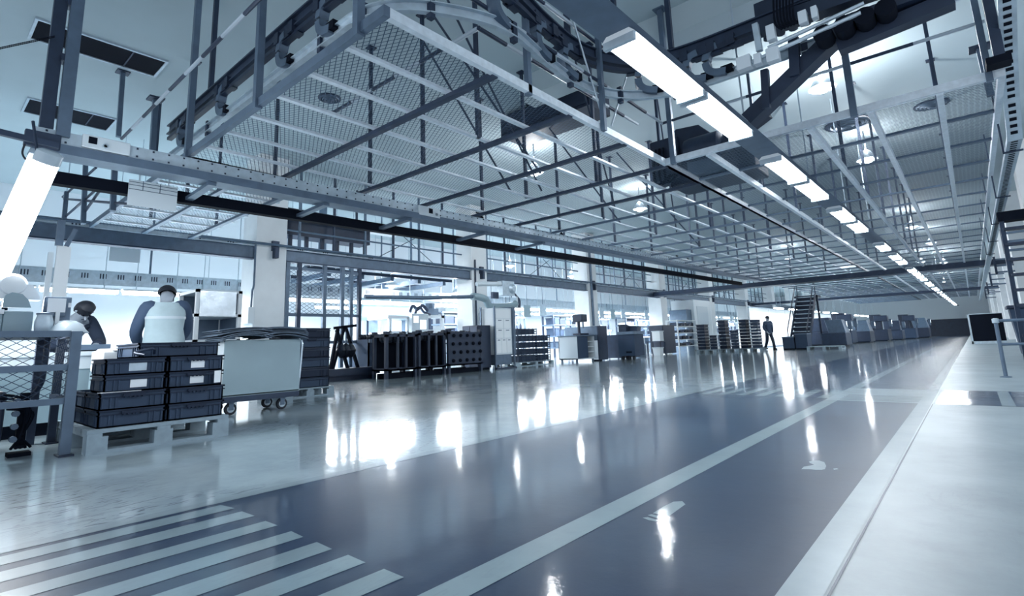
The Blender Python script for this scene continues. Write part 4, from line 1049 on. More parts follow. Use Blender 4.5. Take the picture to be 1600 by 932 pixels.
build('switch', MB().box(XC + .12, XC + .13, p0.y + (p1.y - p0.y) * .35, p0.y + (p1.y - p0.y) * .55, p0.z + .1, p1.z - .08), M_BLACK, t)
tag(build('conduit', MB().tube([(XC + .04, COLS_Y[1] + .15, 1.3), (XC + .04, COLS_Y[1] + .15, 3.9)], .03, 6), M_STEEL_D), 'dark vertical conduit down the second column', 'conduit')
tag(build('conduit', MB().tube([(XC + .05, COLS_Y[2] + .25, 1.5), (XC + .05, COLS_Y[2] + .25, 5.9)], .06, 6), M_STEEL), 'thick grey conduit down the third column', 'conduit')

# wire crates on a pallet
xq = -12.0; ya, yb = gx(808, 555, xq).y, gx(863, 555, xq).y
pallet('wooden_pallet', 'pallet of wire sided baskets beside the white control cabinet', xq - 1.1, xq + .05, ya, yb, .14)
def basket(label, x0, x1, y0, y1, z0, h, group):
    t = thing('wire_basket', label, 'basket', ((x0 + x1) / 2, (y0 + y1) / 2, z0), group)
    m = MB()
    for z in (z0 + .03, z0 + h * .5, z0 + h - .03): m.box(x0, x1, y0, y0 + .02, z - .015, z + .015).box(x1 - .02, x1, y0, y1, z - .015, z + .015).box(x0, x0 + .02, y0, y1, z - .015, z + .015).box(x0, x1, y1 - .02, y1, z - .015, z + .015)
    for k in range(6):
        y = y0 + (y1 - y0) * k / 5; m.box(x1 - .015, x1 + .005, y - .012, y + .012, z0, z0 + h)
        x = x0 + (x1 - x0) * k / 5; m.box(x - .012, x + .012, y0 - .005, y0 + .015, z0, z0 + h)
    build('wire_sides', m, M_STEEL_D, t)
    build('load', MB().box(x0 + .05, x1 - .05, y0 + .05, y1 - .05, z0 + .02, z0 + h * .9), M_CRATE, t)
hh = .235; ym = ya + (yb - ya) * .56
for k in range(5):
    basket('wire sided basket in the taller stack by the control cabinet, %s from the pallet' % ORD[k], xq - 1.0, xq, ya + .06, ym, .14 + k * hh, hh - .008, 'wire baskets by the control cabinet')
for k in range(4):
    basket('wire sided basket in the shorter stack by the control cabinet, %s from the pallet' % ORD[k], xq - 1.0, xq - .05, ym + .05, yb - .05, .14 + k * hh, hh - .008, 'wire baskets by the control cabinet')

# low cabinet bench with open shelves
xk = -11.5; y0_, y1_ = gx(902, 550, xk).y, gx(930, 550, xk).y
x0_ = gy(873, 545, y0_).x
t = thing('cabinet_bench', 'pale cabinet bench with a dark sliding door and open shelves', 'cabinet', (xk, y0_, 0))
build('carcass', MB().box(x0_, xk, y0_, y0_ + .03, .1, .98).box(x0_, x0_ + .03, y0_, y1_, .1, .98).box(x0_, xk, y1_ - .03, y1_, .1, .98).box(x0_, xk, y0_, y1_, .1, .14), M_PANEL_L, t)
build('counter', MB().box(x0_ - .03, xk + .03, y0_ - .03, y1_ + .03, .98, 1.02), M_STEEL, t)
ys_ = y0_ + (y1_ - y0_) * .6
build('door', MB().box(xk - .02, xk, y0_ + .03, ys_, .14, .97), M_CRATE, t)
for z in (.35, .55, .76): build('shelf', MB().box(x0_ + .05, xk - .03, ys_, y1_ - .03, z, z + .03), M_PANEL_L, t)
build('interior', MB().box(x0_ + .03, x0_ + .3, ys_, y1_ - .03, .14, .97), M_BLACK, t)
for x, y in ((x0_ + .05, y0_ + .05), (xk - .12, y0_ + .05), (xk - .12, y1_ - .1)): build('foot', MB().box(x, x + .06, y, y + .06, 0, .1), M_STEEL, t)
# things on and behind it
t = thing('bench_press', 'dark drill press on the pale cabinet bench', 'drill press', (xk - .3, y0_ + .8, 1.02))
c = Vector((xk - .3, y0_ + .8, 1.02))
build('base', MB().box(c.x - .2, c.x + .15, c.y - .3, c.y + .3, 1.02, 1.10), M_NAVY, t); build('column', MB().cyl((c.x - .1, c.y, 1.1), (c.x - .1, c.y, 1.75), .06), M_NAVY, t)
build('head', MB().box(c.x - .25, c.x + .2, c.y - .22, c.y + .18, 1.55, 1.85), M_NAVY, t, bevel=.03); build('spindle', MB().cyl((c.x + .1, c.y, 1.3), (c.x + .1, c.y, 1.56), .035), M_STEEL, t)
xk = -11.3
t = thing('room_divider', 'plain dark upright panel between cabinet bench and wheeled cabinet', 'divider', (xk, gx(940, 550, xk).y, 0))
y0_, y1_ = gx(931, 550, xk).y + .25, gx(945, 550, xk).y + .25
build('panel', MB().box(xk - .05, xk, y0_, y1_, .03, 1.37), M_STEEL_D, t); build('panel', MB().box(xk - 1.6, xk - .05, y0_, y0_ + .04, .8, 1.37), M_STEEL, t)
build('foot', MB().box(xk - .3, xk + .05, y0_, y0_ + .1, 0, .05), M_BLACK, t)
xk = -10.6
t = thing('parts_cabinet', 'low dark cabinet behind the wheeled cabinet', 'cabinet', (xk - 1, 19.4, 0))
build('body', MB().box(xk - 1.2, xk - .5, 19.6, 21.2, .05, 1.0), M_STEEL_D, t); build('door', MB().box(xk - .5, xk - .48, 19.65, 20.9, .1, .95), M_NAVY, t)
# wheeled cabinet
xk = -9.95; y0_ = gz(980, 563).y; y0_ = 18.6; y1_ = gx(1000, 540, xk).y
x0_ = gy(966, 540, y0_).x
t = thing('wheeled_cabinet', 'grey wheeled tool cabinet with a dark handle slot', 'cart', (xk, y0_, 0))
build('body', MB().box(x0_, xk, y0_, y0_ + .8, .16, .98), M_CRATE, t, bevel=.015)
build('top', MB().box(x0_ - .04, xk + .04, y0_ - .04, y0_ + .84, .98, 1.10), M_STEEL, t, bevel=.015)
build('band', MB().box(x0_ + .1, xk - .1, y0_ - .012, y0_, .78, .82), M_STEEL_D, t)
build('slot', MB().box((x0_ + xk) / 2 - .02, (x0_ + xk) / 2 + .22, y0_ - .01, y0_, .27, .34), M_BLACK, t)
for x in (x0_ + .12, x0_ + .3, xk - .3, xk - .12): build('wheel', MB().lathe((x, y0_ + .12, .08), [(.03, -.03), (.08, -.03), (.08, .03), (.03, .03)], 14, axis='x'), M_RUBBER, t, smooth=True)
for k, (x, y, h, lab) in enumerate(((-10.5, 18.9, .25, 'open carton of parts on the wheeled cabinet'), (-10.15, 19.15, .18, 'low tool box on the wheeled cabinet'))):
    t = thing('parts_box', lab, 'box', (x, y, 1.1)); build('body', MB().box(x - .18, x + .15, y - .15, y + .15, 1.1, 1.1 + h), M_STEEL_D, t); build('lid', MB().box(x - .2, x + .16, y - .17, y + .0, 1.1 + h, 1.13 + h), M_NAVY, t)

# white bins, shelving, crate stacks further along
def simple_bin(label, px, py_t, py_b, x, w_):
    p = gx(px, py_b, x); q = gx(px, py_t, x); t = thing('waste_bin', label, 'bin', (x, p.y, max(p.z, 0)))
    z0_ = max(p.z, 0); m = MB()
    m.add([(x - w_ * .42, p.y - w_ * .42, z0_), (x + w_ * .42, p.y - w_ * .42, z0_), (x + w_ * .42, p.y + w_ * .42, z0_), (x - w_ * .42, p.y + w_ * .42, z0_), (x - w_ / 2, p.y - w_ / 2, q.z), (x + w_ / 2, p.y - w_ / 2, q.z), (x + w_ / 2, p.y + w_ / 2, q.z), (x - w_ / 2, p.y + w_ / 2, q.z)],
          [(0, 1, 2, 3), (0, 1, 5, 4), (1, 2, 6, 5), (2, 3, 7, 6), (3, 0, 4, 7)])
    build('body', m, M_WHITE, t); build('rim', MB().box(x - w_ * .54, x + w_ * .54, p.y - w_ * .54, p.y + w_ * .54, q.z - .04, q.z), M_PANEL_L, t)
    return t
simple_bin('white bin on the floor by the fourth column', 1029, 543, 556, -11.5, .38)
xk = -11.6
t = thing('bin_stand', 'dark stand that carries a white box above the white bin', 'stand', (xk, 23.6, 0))
yy_ = gx(1029, 540, xk).y
build('shelf', MB().box(xk - .5, xk + .25, yy_ - .3, yy_ + .3, .62, .68), M_STEEL_D, t)
for x in (xk - .45, xk + .22):
    for y in (yy_ - .26, yy_ + .26): build('leg', MB().box(x - .03, x + .03, y - .03, y + .03, 0, .62), M_NAVY, t)
t = thing('white_box', 'white box on the dark stand above the white bin', 'box', (xk, yy_, .68)); build('body', MB().box(xk - .2, xk + .2, yy_ - .2, yy_ + .2, .68, 1.12), M_WHITE, t); build('lid', MB().box(xk - .22, xk + .22, yy_ - .22, yy_ + .22, 1.12, 1.16), M_PANEL_L, t)
t = thing('round_drum', 'grey round drum beside the white bin', 'drum', (-11.9, 22.7, 0)); build('shell', MB().lathe((-11.9, 22.7, 0), [(.28, 0), (.3, .02), (.3, .5), (.2, .62), (.08, .66)], 18), M_STEEL, t, smooth=True); build('handle', MB().tube(smooth_path([(-12.05, 22.7, .6), (-11.9, 22.7, .78), (-11.75, 22.7, .6)]), .02), M_STEEL_L, t)
t = thing('tall_cabinet', 'plain dark cabinet between the white bin and the white parts rack', 'cabinet', (-11.9, 25.4, 0)); xk = -11.7; y0_, y1_ = gx(1037, 540, xk).y, gx(1056, 540, xk).y
build('body', MB().box(xk - .7, xk, y0_, y1_, .05, 1.45), M_NAVY, t); build('door', MB().box(xk, xk + .02, y0_ + .05, y1_ - .05, .1, 1.4), M_STEEL_D, t)
xk = -11.9; y0_, y1_ = gx(1061, 540, xk).y, gx(1090, 540, xk).y
t = thing('parts_rack', 'white slotted rack of small parts beyond the fourth column', 'rack', (xk, y0_, 0))
for x in (xk, xk - .6):
    for y in (y0_, y1_): build('upright', MB().box(x - .03, x + .03, y - .03, y + .03, 0, 1.75), M_WHITE, t)
for z in (.35, .70, 1.05, 1.40, 1.72): build('shelf', MB().box(xk - .6, xk, y0_, y1_, z - .02, z + .02), M_WHITE, t)
m = MB()
for z in (.37, .72, 1.07, 1.42):
    for k in range(14): yk = rr.uniform(y0_ + .1, y1_ - .2); m.box(xk - .5, xk - .1, yk, yk + .16, z, z + rr.uniform(.08, .2))
tag(build('small_parts', m, M_STEEL_D, t), kind='stuff')
def stack(y0, pa, pb, py, n, label, grp_, h, shade):
    xa, xb = gy(pa, 540, y0).x, gy(pb - 5, 540, y0).x
    zt3 = gy((pa + pb) / 2, py, y0).z; hh = (zt3 - .15) / n
    for k in range(n):
        t = thing('stacking_crate', label % ORD[k], 'crate', ((xa + xb) / 2, y0 + .3, .15 + k * hh), grp_)
        build('shell', MB().box(xa + .02, xb - .02, y0 + .02, y0 + .58, .15 + k * hh, .15 + (k + 1) * hh - .012), shade, t)
        build('rim', MB().box(xa, xb, y0, y0 + .6, .15 + (k + .72) * hh, .15 + (k + .93) * hh), M_NAVY, t)
    return xa, xb
gS = 'dark crate stacks along the aisle'
SH = (M_CRATE_D, M_CRATE)
for (y0, pa, pb, py, n, sh, lab) in ((27.3, 1090, 1108, 507, 8, 0, 'dark crate in the stack beside the white parts rack, %s from the floor'), (27.2, 1109, 1120, 524, 5, 0, 'dark crate in the short stack between two tall ones, %s from the floor'),
                                     (28.3, 1124, 1141, 500, 8, 0, 'dark crate in the middle stack of the aisle, %s from the floor'), (28.2, 1142, 1155, 516, 6, 1, 'grey crate in the half height stack next to the widest pair, %s from the floor'),
                                     (28.9, 1157, 1174, 499, 9, 0, 'dark crate in the wide pair of stacks, rack side, %s from the floor'), (28.9, 1175, 1192, 499, 9, 1, 'grey crate in the wide pair of stacks, walker side, %s from the floor')):
    stack(y0, pa, pb, py, n, lab, gS, .2, SH[sh])
for (y0, pa, pb, lab) in ((27.25, 1089, 1121, 'low pallet under the crates beside the white parts rack'), (28.25, 1123, 1156, 'low pallet under the middle crate stack'), (28.85, 1157, 1194, 'low pallet under the wide pair of crate stacks')):
    pallet('wooden_pallet', lab, gy(pa, 545, y0).x, gy(pb - 2, 545, y0).x, y0 - .05, y0 + .65, .145)

# steel stair with landing
xk = -7.6; yk = 31.8
p0, p1 = gy(1234, 546, yk), gy(1254, 456, yk)
t = thing('steel_stair', 'dark open steel stair climbing to a landing at mid hall', 'stair', (p0.x, yk, 0))
W0, W1 = p0.x, p0.x + .95; top = 3.0; run = 3.2
for x in (W0, W1): build('stringer', MB().bar((x, yk, .05), (x, yk + run, top), .06, .22), M_NAVY, t)
for k in range(12):
    f = (k + .6) / 12; build('tread', MB().box(W0, W1, yk + run * f - .13, yk + run * f + .13, top * f - .02, top * f + .02), M_STEEL_L, t)
    build('riser', MB().box(W0, W1, yk + run * f + .11, yk + run * f + .13, top * f - .25, top * f - .02), M_NAVY, t)
for x in (W0, W1):
    build('handrail', MB().tube([(x, yk, 1.0), (x, yk + run, top + .9), (x, yk + run + .8, top + .9)], .03, 6), M_NAVY, t)
    for f in (0, .5, 1): build('baluster', MB().cyl((x, yk + run * f, top * f), (x, yk + run * f, top * f + 1.0), .025, n=6), M_NAVY, t)
build('landing', MB().box(W0 - .2, W1 + .1, yk + run, yk + run + .9, top - .12, top), M_NAVY, t)
for x in (W0 - .1, W1): build('landing_post', MB().box(x, x + .1, yk + run, yk + run + .1, 0, top), M_NAVY, t)
for i, (pa, pb, zz) in enumerate(((1224, 1243, .66), (1244, 1264, .80))):
    y0_ = 29.9; a, b = gy(pa, 545, y0_), gy(pb, 545, y0_)
    t = thing('steel_bin', ('lower grey steel bin at the foot of the stair', 'taller grey steel bin at the foot of the stair')[i], 'bin', (a.x, y0_, 0))
    build('body', MB().box(a.x, b.x - .03, y0_, y0_ + .9, .06, zz), M_CRATE, t); build('rim', MB().box(a.x - .02, b.x - .01, y0_ - .02, y0_ + .92, zz - .06, zz), M_STEEL, t); build('runner', MB().box(a.x, b.x, y0_, y0_ + .1, 0, .06), M_BLACK, t)
a, b = gz(1272, 545), gz(1318, 545)
pallet('wooden_pallet', 'empty pallet on the floor past the stair, lower one', a.x, b.x, 29.6, 30.6, .14)
# machines beyond
def machine(label, x, y, w_, d_, h, kind):
    """a machine tool: bed, chip tray, head or hood, control pendant"""
    t = thing('machine_tool', label, 'machine', (x, y, 0), 'machine tools along the far aisle')
    build('base', MB().box(x - w_, x, y, y + d_, .08, h * .5).box(x - w_ + .1, x - .1, y + .1, y + d_ - .1, 0, .08), (M_STEEL_D, M_NAVY, M_CRATE, M_NAVY)[kind % 4], t, bevel=.03)
    if kind % 3 == 0:
        build('hood', MB().prism([(x, y + d_ * .1, h * .5), (x, y + d_ * .9, h * .5), (x - .2, y + d_ * .8, h), (x - .2, y + d_ * .3, h)], (-w_ * .7, 0, 0)), M_STEEL, t, bevel=.03)
    elif kind % 3 == 1:
        build('headstock', MB().box(x - w_ * .8, x - .1, y, y + d_ * .35, h * .5, h), M_STEEL_D, t, bevel=.04)
        build('carriage', MB().box(x - w_ * .6, x - .15, y + d_ * .5, y + d_ * .75, h * .5, h * .75), M_STEEL_L, t, bevel=.03)
    else:
        build('column', MB().box(x - w_ * .8, x - w_ * .3, y + d_ * .4, y + d_ * .7, h * .5, h * 1.15), M_NAVY, t, bevel=.04)
        build('head', MB().box(x - w_ * .6, x, y + d_ * .35, y + d_ * .75, h * .85, h * 1.1), M_STEEL_D, t, bevel=.04)
    p = build('pendant', MB().box(x - .1, x + .1, y + d_ * .92, y + d_ * .92 + .4, h * .62, h * .95), M_STEEL, t); build('screen', MB().box(x + .1, x + .11, y + d_ * .92 + .06, y + d_ * .92 + .34, h * .74, h * .9), E_SCREEN if kind % 2 else M_PANEL_L, p)
    build('pendant_arm', MB().bar((x, y + d_ * .9 + .2, h * .5), (x, y + d_ * .9 + .2, h * .64), .06), M_STEEL_D, t)
    return t
ml = [(-5.35, 34.0, 1.2, 1.7, 1.5, 0, 'grey machine tool with a sloped hood just past the stair landing'), (-6.5, 37.0, 1.5, 2.2, 1.7, 1, 'grey machine with a bright pendant beyond the hooded one'),
      (-6.1, 41.0, 1.5, 2.0, 1.8, 2, 'machine with a tall dark column midway down the far row'), (-5.6, 45.0, 1.5, 2.2, 1.6, 3, 'dark hooded machine beyond the tall column'),
      (-5.0, 49.5, 1.5, 2.4, 1.8, 5, 'tall dark column machine in the last third of the far row'), (-4.5, 54.0, 1.5, 2.2, 1.6, 4, 'low machine near the dark end wall panel, third from it'),
      (-3.9, 58.5, 1.5, 2.2, 1.9, 2, 'column machine near the dark end wall panel, second from it'), (-3.2, 63.0, 1.6, 2.6, 1.9, 3, 'dark machine standing next to the end wall panel')]
for x, y, w_, d_, h, k, lab in ml: machine(lab, x, y, w_, d_, h, k)

# ================================================================== right side: notice boards, rail, cabinet, rack
yk = 33.5; a, b = gy(1519, 538, yk), gy(1574, 536, yk); top = gy(1517, 492, yk).z
t = thing('screen_board', 'large dark screen board with a pale frame at the right of the aisle', 'board', (a.x, yk, 0))
build('panel', MB().box(a.x + .06, b.x, yk, yk + .05, .12, top), M_BLACK, t)
build('frame', MB().box(a.x, a.x + .07, yk - .01, yk + .06, 0, top + .05).box(a.x, b.x, yk - .01, yk + .06, top, top + .03).box(a.x, b.x, yk - .01, yk + .06, 0, .13), M_STEEL_L, t)
p = gz(1572, 590); q = gy(1550, 502, p.y)
t = thing('guard_barrier', 'tubular steel barrier standing at the right edge of the floor', 'barrier', p)
ex = p.x + .9
build('post', MB().cyl((p.x, p.y, 0), (p.x, p.y, q.z), .026, n=12), M_STEEL, t, smooth=True)
build('post', MB().cyl((ex, p.y, 0), (ex, p.y, q.z), .026, n=12), M_STEEL, t, smooth=True)
for z in (q.z, q.z * .58): build('rail', MB().cyl((p.x, p.y, z), (ex, p.y, z), .022, n=12), M_STEEL, t, smooth=True)
build('joint', MB().lathe((p.x, p.y, q.z), [(.02, -.04), (.042, -.03), (.042, .03), (.02, .04)], 12), M_STEEL_L, t, smooth=True)
build('foot', MB().lathe((p.x, p.y, 0), [(.07, 0), (.07, .012), (.035, .02)], 14), M_STEEL, t)
yk = 16.5; a = gy(1576, 486, yk) + Vector((.05, 0, 0)); zt4 = gy(1580, 483, yk).z; zb4 = gy(1590, 548, yk).z
t = thing('wheeled_bin', 'grey wheeled bin standing behind the tubular barrier', 'bin', (a.x + .3, yk, 0))
build('body', MB().add([(a.x + .05, yk + .05, .12), (a.x + .75, yk + .05, .12), (a.x + .75, yk + .65, .12), (a.x + .05, yk + .65, .12), (a.x - .04, yk, zt4), (a.x + .84, yk, zt4), (a.x + .84, yk + .7, zt4), (a.x - .04, yk + .7, zt4)], [(3, 2, 1, 0), (0, 1, 5, 4), (1, 2, 6, 5), (2, 3, 7, 6), (3, 0, 4, 7), (4, 5, 6, 7)]), M_CRATE, t, bevel=.02)
build('lid', MB().box(a.x - .08, a.x + .88, yk - .04, yk + .74, zt4, zt4 + .08), M_NAVY, t, bevel=.02)
for x in (a.x + .12, a.x + .68): build('wheel', MB().lathe((x, yk + .1, .1), [(.03, -.03), (.1, -.025), (.1, .025), (.03, .03)], 16, axis='x'), M_RUBBER, t, smooth=True)
yk = 14.2; xl = gy(1590, 490, yk).x
zz = gy(1568, 345, yk - .5).z
t = thing('steel_ladder_rack', 'tall dark rack with many narrow steps at the right edge', 'rack', (xl, yk, 0))
build('stringer', MB().bar((xl, yk + .1, 0), (xl, yk - .5, zz), .07, .12), M_STEEL_D, t); build('stringer', MB().bar((xl + .85, yk + .1, 0), (xl + .85, yk - .5, zz), .07, .12), M_STEEL_D, t)
for k in range(9):
    f = (k + 1) / 9.6; build('step', MB().box(xl, xl + .85, yk + .1 - .6 * f - .12, yk + .1 - .6 * f + .1, zz * f - .025, zz * f + .025), M_NAVY, t)
build('head_beam', MB().box(xl - .05, xl + .9, yk - .6, yk - .3, zz - .02, zz + .16), M_BLACK, t)
# cable brackets on the right columns
for i in range(5):
    y = 20.3 + 7.75 * i
    t = thing('cable_bracket', 'cable bracket with stacked arms on the right wall column, %s from the rack' % ORD[i], 'bracket', (1.5, y, 2.9))
    for z in (2.85, 3.1, 3.35): build('arm', MB().box(.95, 1.5, y - .02, y + .1, z, z + .06), M_STEEL, t)
    build('upright', MB().box(.93, 1.0, y - .03, y + .12, 2.8, 3.5), M_STEEL_D, t)
# ================================================================== bays behind the columns: tray, lamps, hoods, machines
xt = -16.0
ztA, ztB = gx(0, 415, xt).z, gx(0, 438, xt).z
t = thing('wall_tray', 'long perforated steel tray hung across the bright bays', 'cable tray', (xt, 0, ztB))
yE = 74.0; hT = ztA - ztB
build('flange', MB().box(xt - .12, xt + .02, -1, yE, ztA, ztA + .03), M_STEEL_L, t)
m = MB().box(xt - .03, xt, -1, yE, ztB, ztA); y = .9
while y < 16:
    for j in range(3): m.box(xt, xt + .004, y + j * .055, y + j * .055 + .025, ztB + hT * .48, ztB + hT * .86, 1)
    y += .36
build('web', m, [M_STEEL_L, M_NAVY], t)
for k in range(20): build('hanger', MB().box(xt - .1, xt - .06, .5 + 3.6 * k, .54 + 3.6 * k, ztA, Z_CEIL), M_STEEL, t)
def back_lamp(x, y, z):
    t = thing('bench_lamp', 'fluorescent lamp of the bright row over the work benches behind the columns', 'lamp', (x, y, z), 'fluorescent lamps over the benches')
    build('housing', MB().prism([(-.12, 0, .03), (.12, 0, .03), (.07, 0, .08), (-.07, 0, .08)], (0, 1.5, 0)), M_WHITE, t, w=False)
    for s in (-.05, .05): build('tube', MB().cyl((s, .03, 0), (s, 1.47, 0), .055, n=8), E_TUBE, t, w=False, smooth=True)
    build('hanger', MB().cyl((0, .3, .06), (0, .3, Z_CEIL - z), .012, n=5).cyl((0, 1.2, .06), (0, 1.2, Z_CEIL - z), .012, n=5), M_STEEL_L, t, w=False)
    l = area('lamp_light', t, (0, 0, 0), .26, 1.5, BACK_W); l.location = (0, .75, -.06)
    return t
zl = ztB - .16
bl = back_lamp(xt + .05, .4, zl)
for k in range(1, 22): dup(bl, (xt + .05, .4 + 1.56 * k, zl))
for k in range(14): dup(bl, (xt + .05, 34.8 + 2.8 * k, zl))
for k in range(8): dup(bl, (-18.3, 6.0 + 4.0 * k, zl))
for k in range(12): dup(bl, (-9.0 + .06 * k, 35.0 + 3.2 * k, zl), label='fluorescent lamp of the bright row over the far machine tools', group='fluorescent lamps over the machine tools')
# high bays over the back bays
for k, (px, py, z) in enumerate(((797, 416, 4.2), (893, 432, 4.2), (715, 458, 2.6), (612, 447, 3.0))):
    p = gx(px, py, -15.6 - (k > 1) * .0)
    high_bay(p.x, p.y, p.z, ('round lamp glowing beside the second column, above its bay beam', 'round lamp glowing above the bay beam by the third column', 'round lamp glowing low by the second column over the duct', 'wide glowing pendant lamp over the white machine')[k], BAY_W * .8)
# exhaust hood and pendant shapes
def hood(x, px, py, label, s=1.0):
    c = gx(px, py, x); t = thing('exhaust_hood', label, 'hood', c)
    build('canopy', MB().add([(c.x - .5 * s, c.y - .6 * s, c.z - .25), (c.x + .5 * s, c.y - .6 * s, c.z - .25), (c.x + .5 * s, c.y + .6 * s, c.z - .25), (c.x - .5 * s, c.y + .6 * s, c.z - .25), (c.x - .2, c.y - .25, c.z + .15), (c.x + .2, c.y - .25, c.z + .15), (c.x + .2, c.y + .25, c.z + .15), (c.x - .2, c.y + .25, c.z + .15)], [(3, 2, 1, 0), (0, 1, 5, 4), (1, 2, 6, 5), (2, 3, 7, 6), (3, 0, 4, 7), (4, 5, 6, 7)]), M_STEEL_D, t)
    build('stack', MB().cyl((c.x, c.y, c.z + .15), (c.x, c.y, Z_CEIL), .14, n=12), M_STEEL, t, smooth=True)
hood(-16.9, 503, 412, 'dark exhaust hood behind the mesh partition')
hood(-17.8, 1105, 455, 'grey exhaust hood beyond the fourth column', 1.4)
# dark conveyor oven-like block above the first bay beam
xo = -14.5; a, b = gx(446, 395, xo), gx(570, 350, xo)
t = thing('overhead_plant', 'dark overhead plant box with hanging legs above the first bay beam', 'plant', (xo, a.y, a.z))
build('box', MB().box(xo - .6, xo, a.y - .3, a.y + 2.8, a.z + .55, b.z + .1), M_NAVY, t)
for k in range(6): build('leg', MB().box(xo - .1, xo - .02, a.y + .1 + k * .5, a.y + .2 + k * .5, a.z - .3, a.z + .55), M_NAVY, t)
for y in (a.y, a.y + 2.5): build('hanger_rod', MB().box(xo - .4, xo - .34, y, y + .06, b.z + .1, Z_CEIL), M_STEEL_D, t)
build('pale_roll', MB().cyl((xo - .3, a.y + 2.6, b.z - .05), (xo - .3, a.y + 4.0, b.z - .05), .18, n=14), M_PANEL_L, t, smooth=True)
# white machine behind the stillages
xm = -15.0
t = thing('white_machine', 'large white machine with a control screen behind the dark stillages', 'machine', (xm, 11, 0))
W = lambda px, py: gx(px, py, xm)
a, b = W(612, 520), W(640, 495)
build('frame', MB().box(xm - 1.2, xm, W(608, 510).y, W(640, 510).y, 0, 1.35).box(xm - .1, xm, W(608, 510).y, W(612, 510).y, 1.3, W(610, 498).z).box(xm - .1, xm, W(636, 510).y, W(640, 510).y, 1.3, W(610, 496).z).box(xm - 1.2, xm, W(606, 510).y, W(642, 510).y, W(610, 498).z, W(610, 493).z), M_WHITE, t)
build('control_panel', MB().box(xm, xm + .2, W(638, 500).y, W(664, 500).y, .9, W(650, 491).z), M_PANEL_L, t, bevel=.02)
build('screen', MB().box(xm + .2, xm + .21, W(641, 500).y, W(648, 500).y, W(645, 505).z, W(645, 495).z).box(xm + .2, xm + .21, W(651, 500).y, W(660, 500).y, W(655, 515).z, W(655, 501).z), E_SCREEN, t)
build('gantry', MB().box(xm - 1, xm, W(664, 500).y, W(694, 500).y, W(680, 497).z, W(680, 493).z).box(xm - .1, xm, W(690, 500).y, W(694, 500).y, 0, W(680, 493).z).box(xm - 1, xm, W(664, 500).y, W(694, 500).y, 0, 1.4), M_WHITE, t)
build('dark_window', MB().box(xm - .4, xm - .3, W(665, 500).y, W(682, 500).y, 1.4, W(680, 497).z), M_STEEL_D, t)
build('press_head', MB().box(xm - .6, xm - .1, W(668, 490).y, W(688, 490).y, W(680, 492).z, W(680, 482).z).cyl((xm - .35, W(678, 480).y, W(678, 482).z), (xm - .35, W(678, 480).y, W(678, 474).z), .28, n=14), M_STEEL, t)
build('hose_bundle', MB().tube(smooth_path([W(640, 488), W(645, 478), W(652, 484), W(660, 478), W(668, 486)]), .06, 6).tube(smooth_path([W(648, 490), W(655, 480), W(662, 488), W(672, 492)]), .05, 6), M_STEEL_D, t)
# round tank along the back
t = thing('round_tank', 'long pale horizontal tank behind the white machine', 'tank', (-17.2, 10, 1.6))
y0_, y1_ = gx(565, 480, -17.2).y, gx(650, 480, -17.2).y
zc = gx(600, 483, -17.2).z
build('shell', MB().lathe((-17.2, y0_, zc), [(.1, -.3), (.38, -.18), (.45, 0), (.45, y1_ - y0_), (.38, y1_ - y0_ + .18), (.1, y1_ - y0_ + .3)], 24, axis='y'), M_PANEL, t, smooth=True)
for f in (.2, .8): build('saddle', MB().box(-17.5, -16.9, y0_ + (y1_ - y0_) * f, y0_ + (y1_ - y0_) * f + .15, 0, zc - .3), M_STEEL, t)
# door frames in the back wall bays
for i, (pa, pb) in enumerate(((575, 604), (716, 735))):
    x = -18.5; a, b = gx(pa, 500, x), gx(pb, 500, x); zt5 = gx(pa, 489, x).z
    t = thing('booth_wall', ('pale booth wall with a dark framed window behind the long grey bin', 'pale booth wall seen beside the second column')[i], 'booth', (x, a.y, 0))
    build('wall_panel', MB().box(x - .08, x, a.y - .8, b.y + 1.2, 0, zt5 + .3), M_PANEL_L, t)
    build('window_frame', MB().box(x, x + .03, a.y - .06, b.y + .06, .9, zt5 + .06), M_STEEL_D, t)
    build('window_pane', MB().box(x + .03, x + .04, a.y + .02, b.y, .98, zt5), M_WHITE, t)
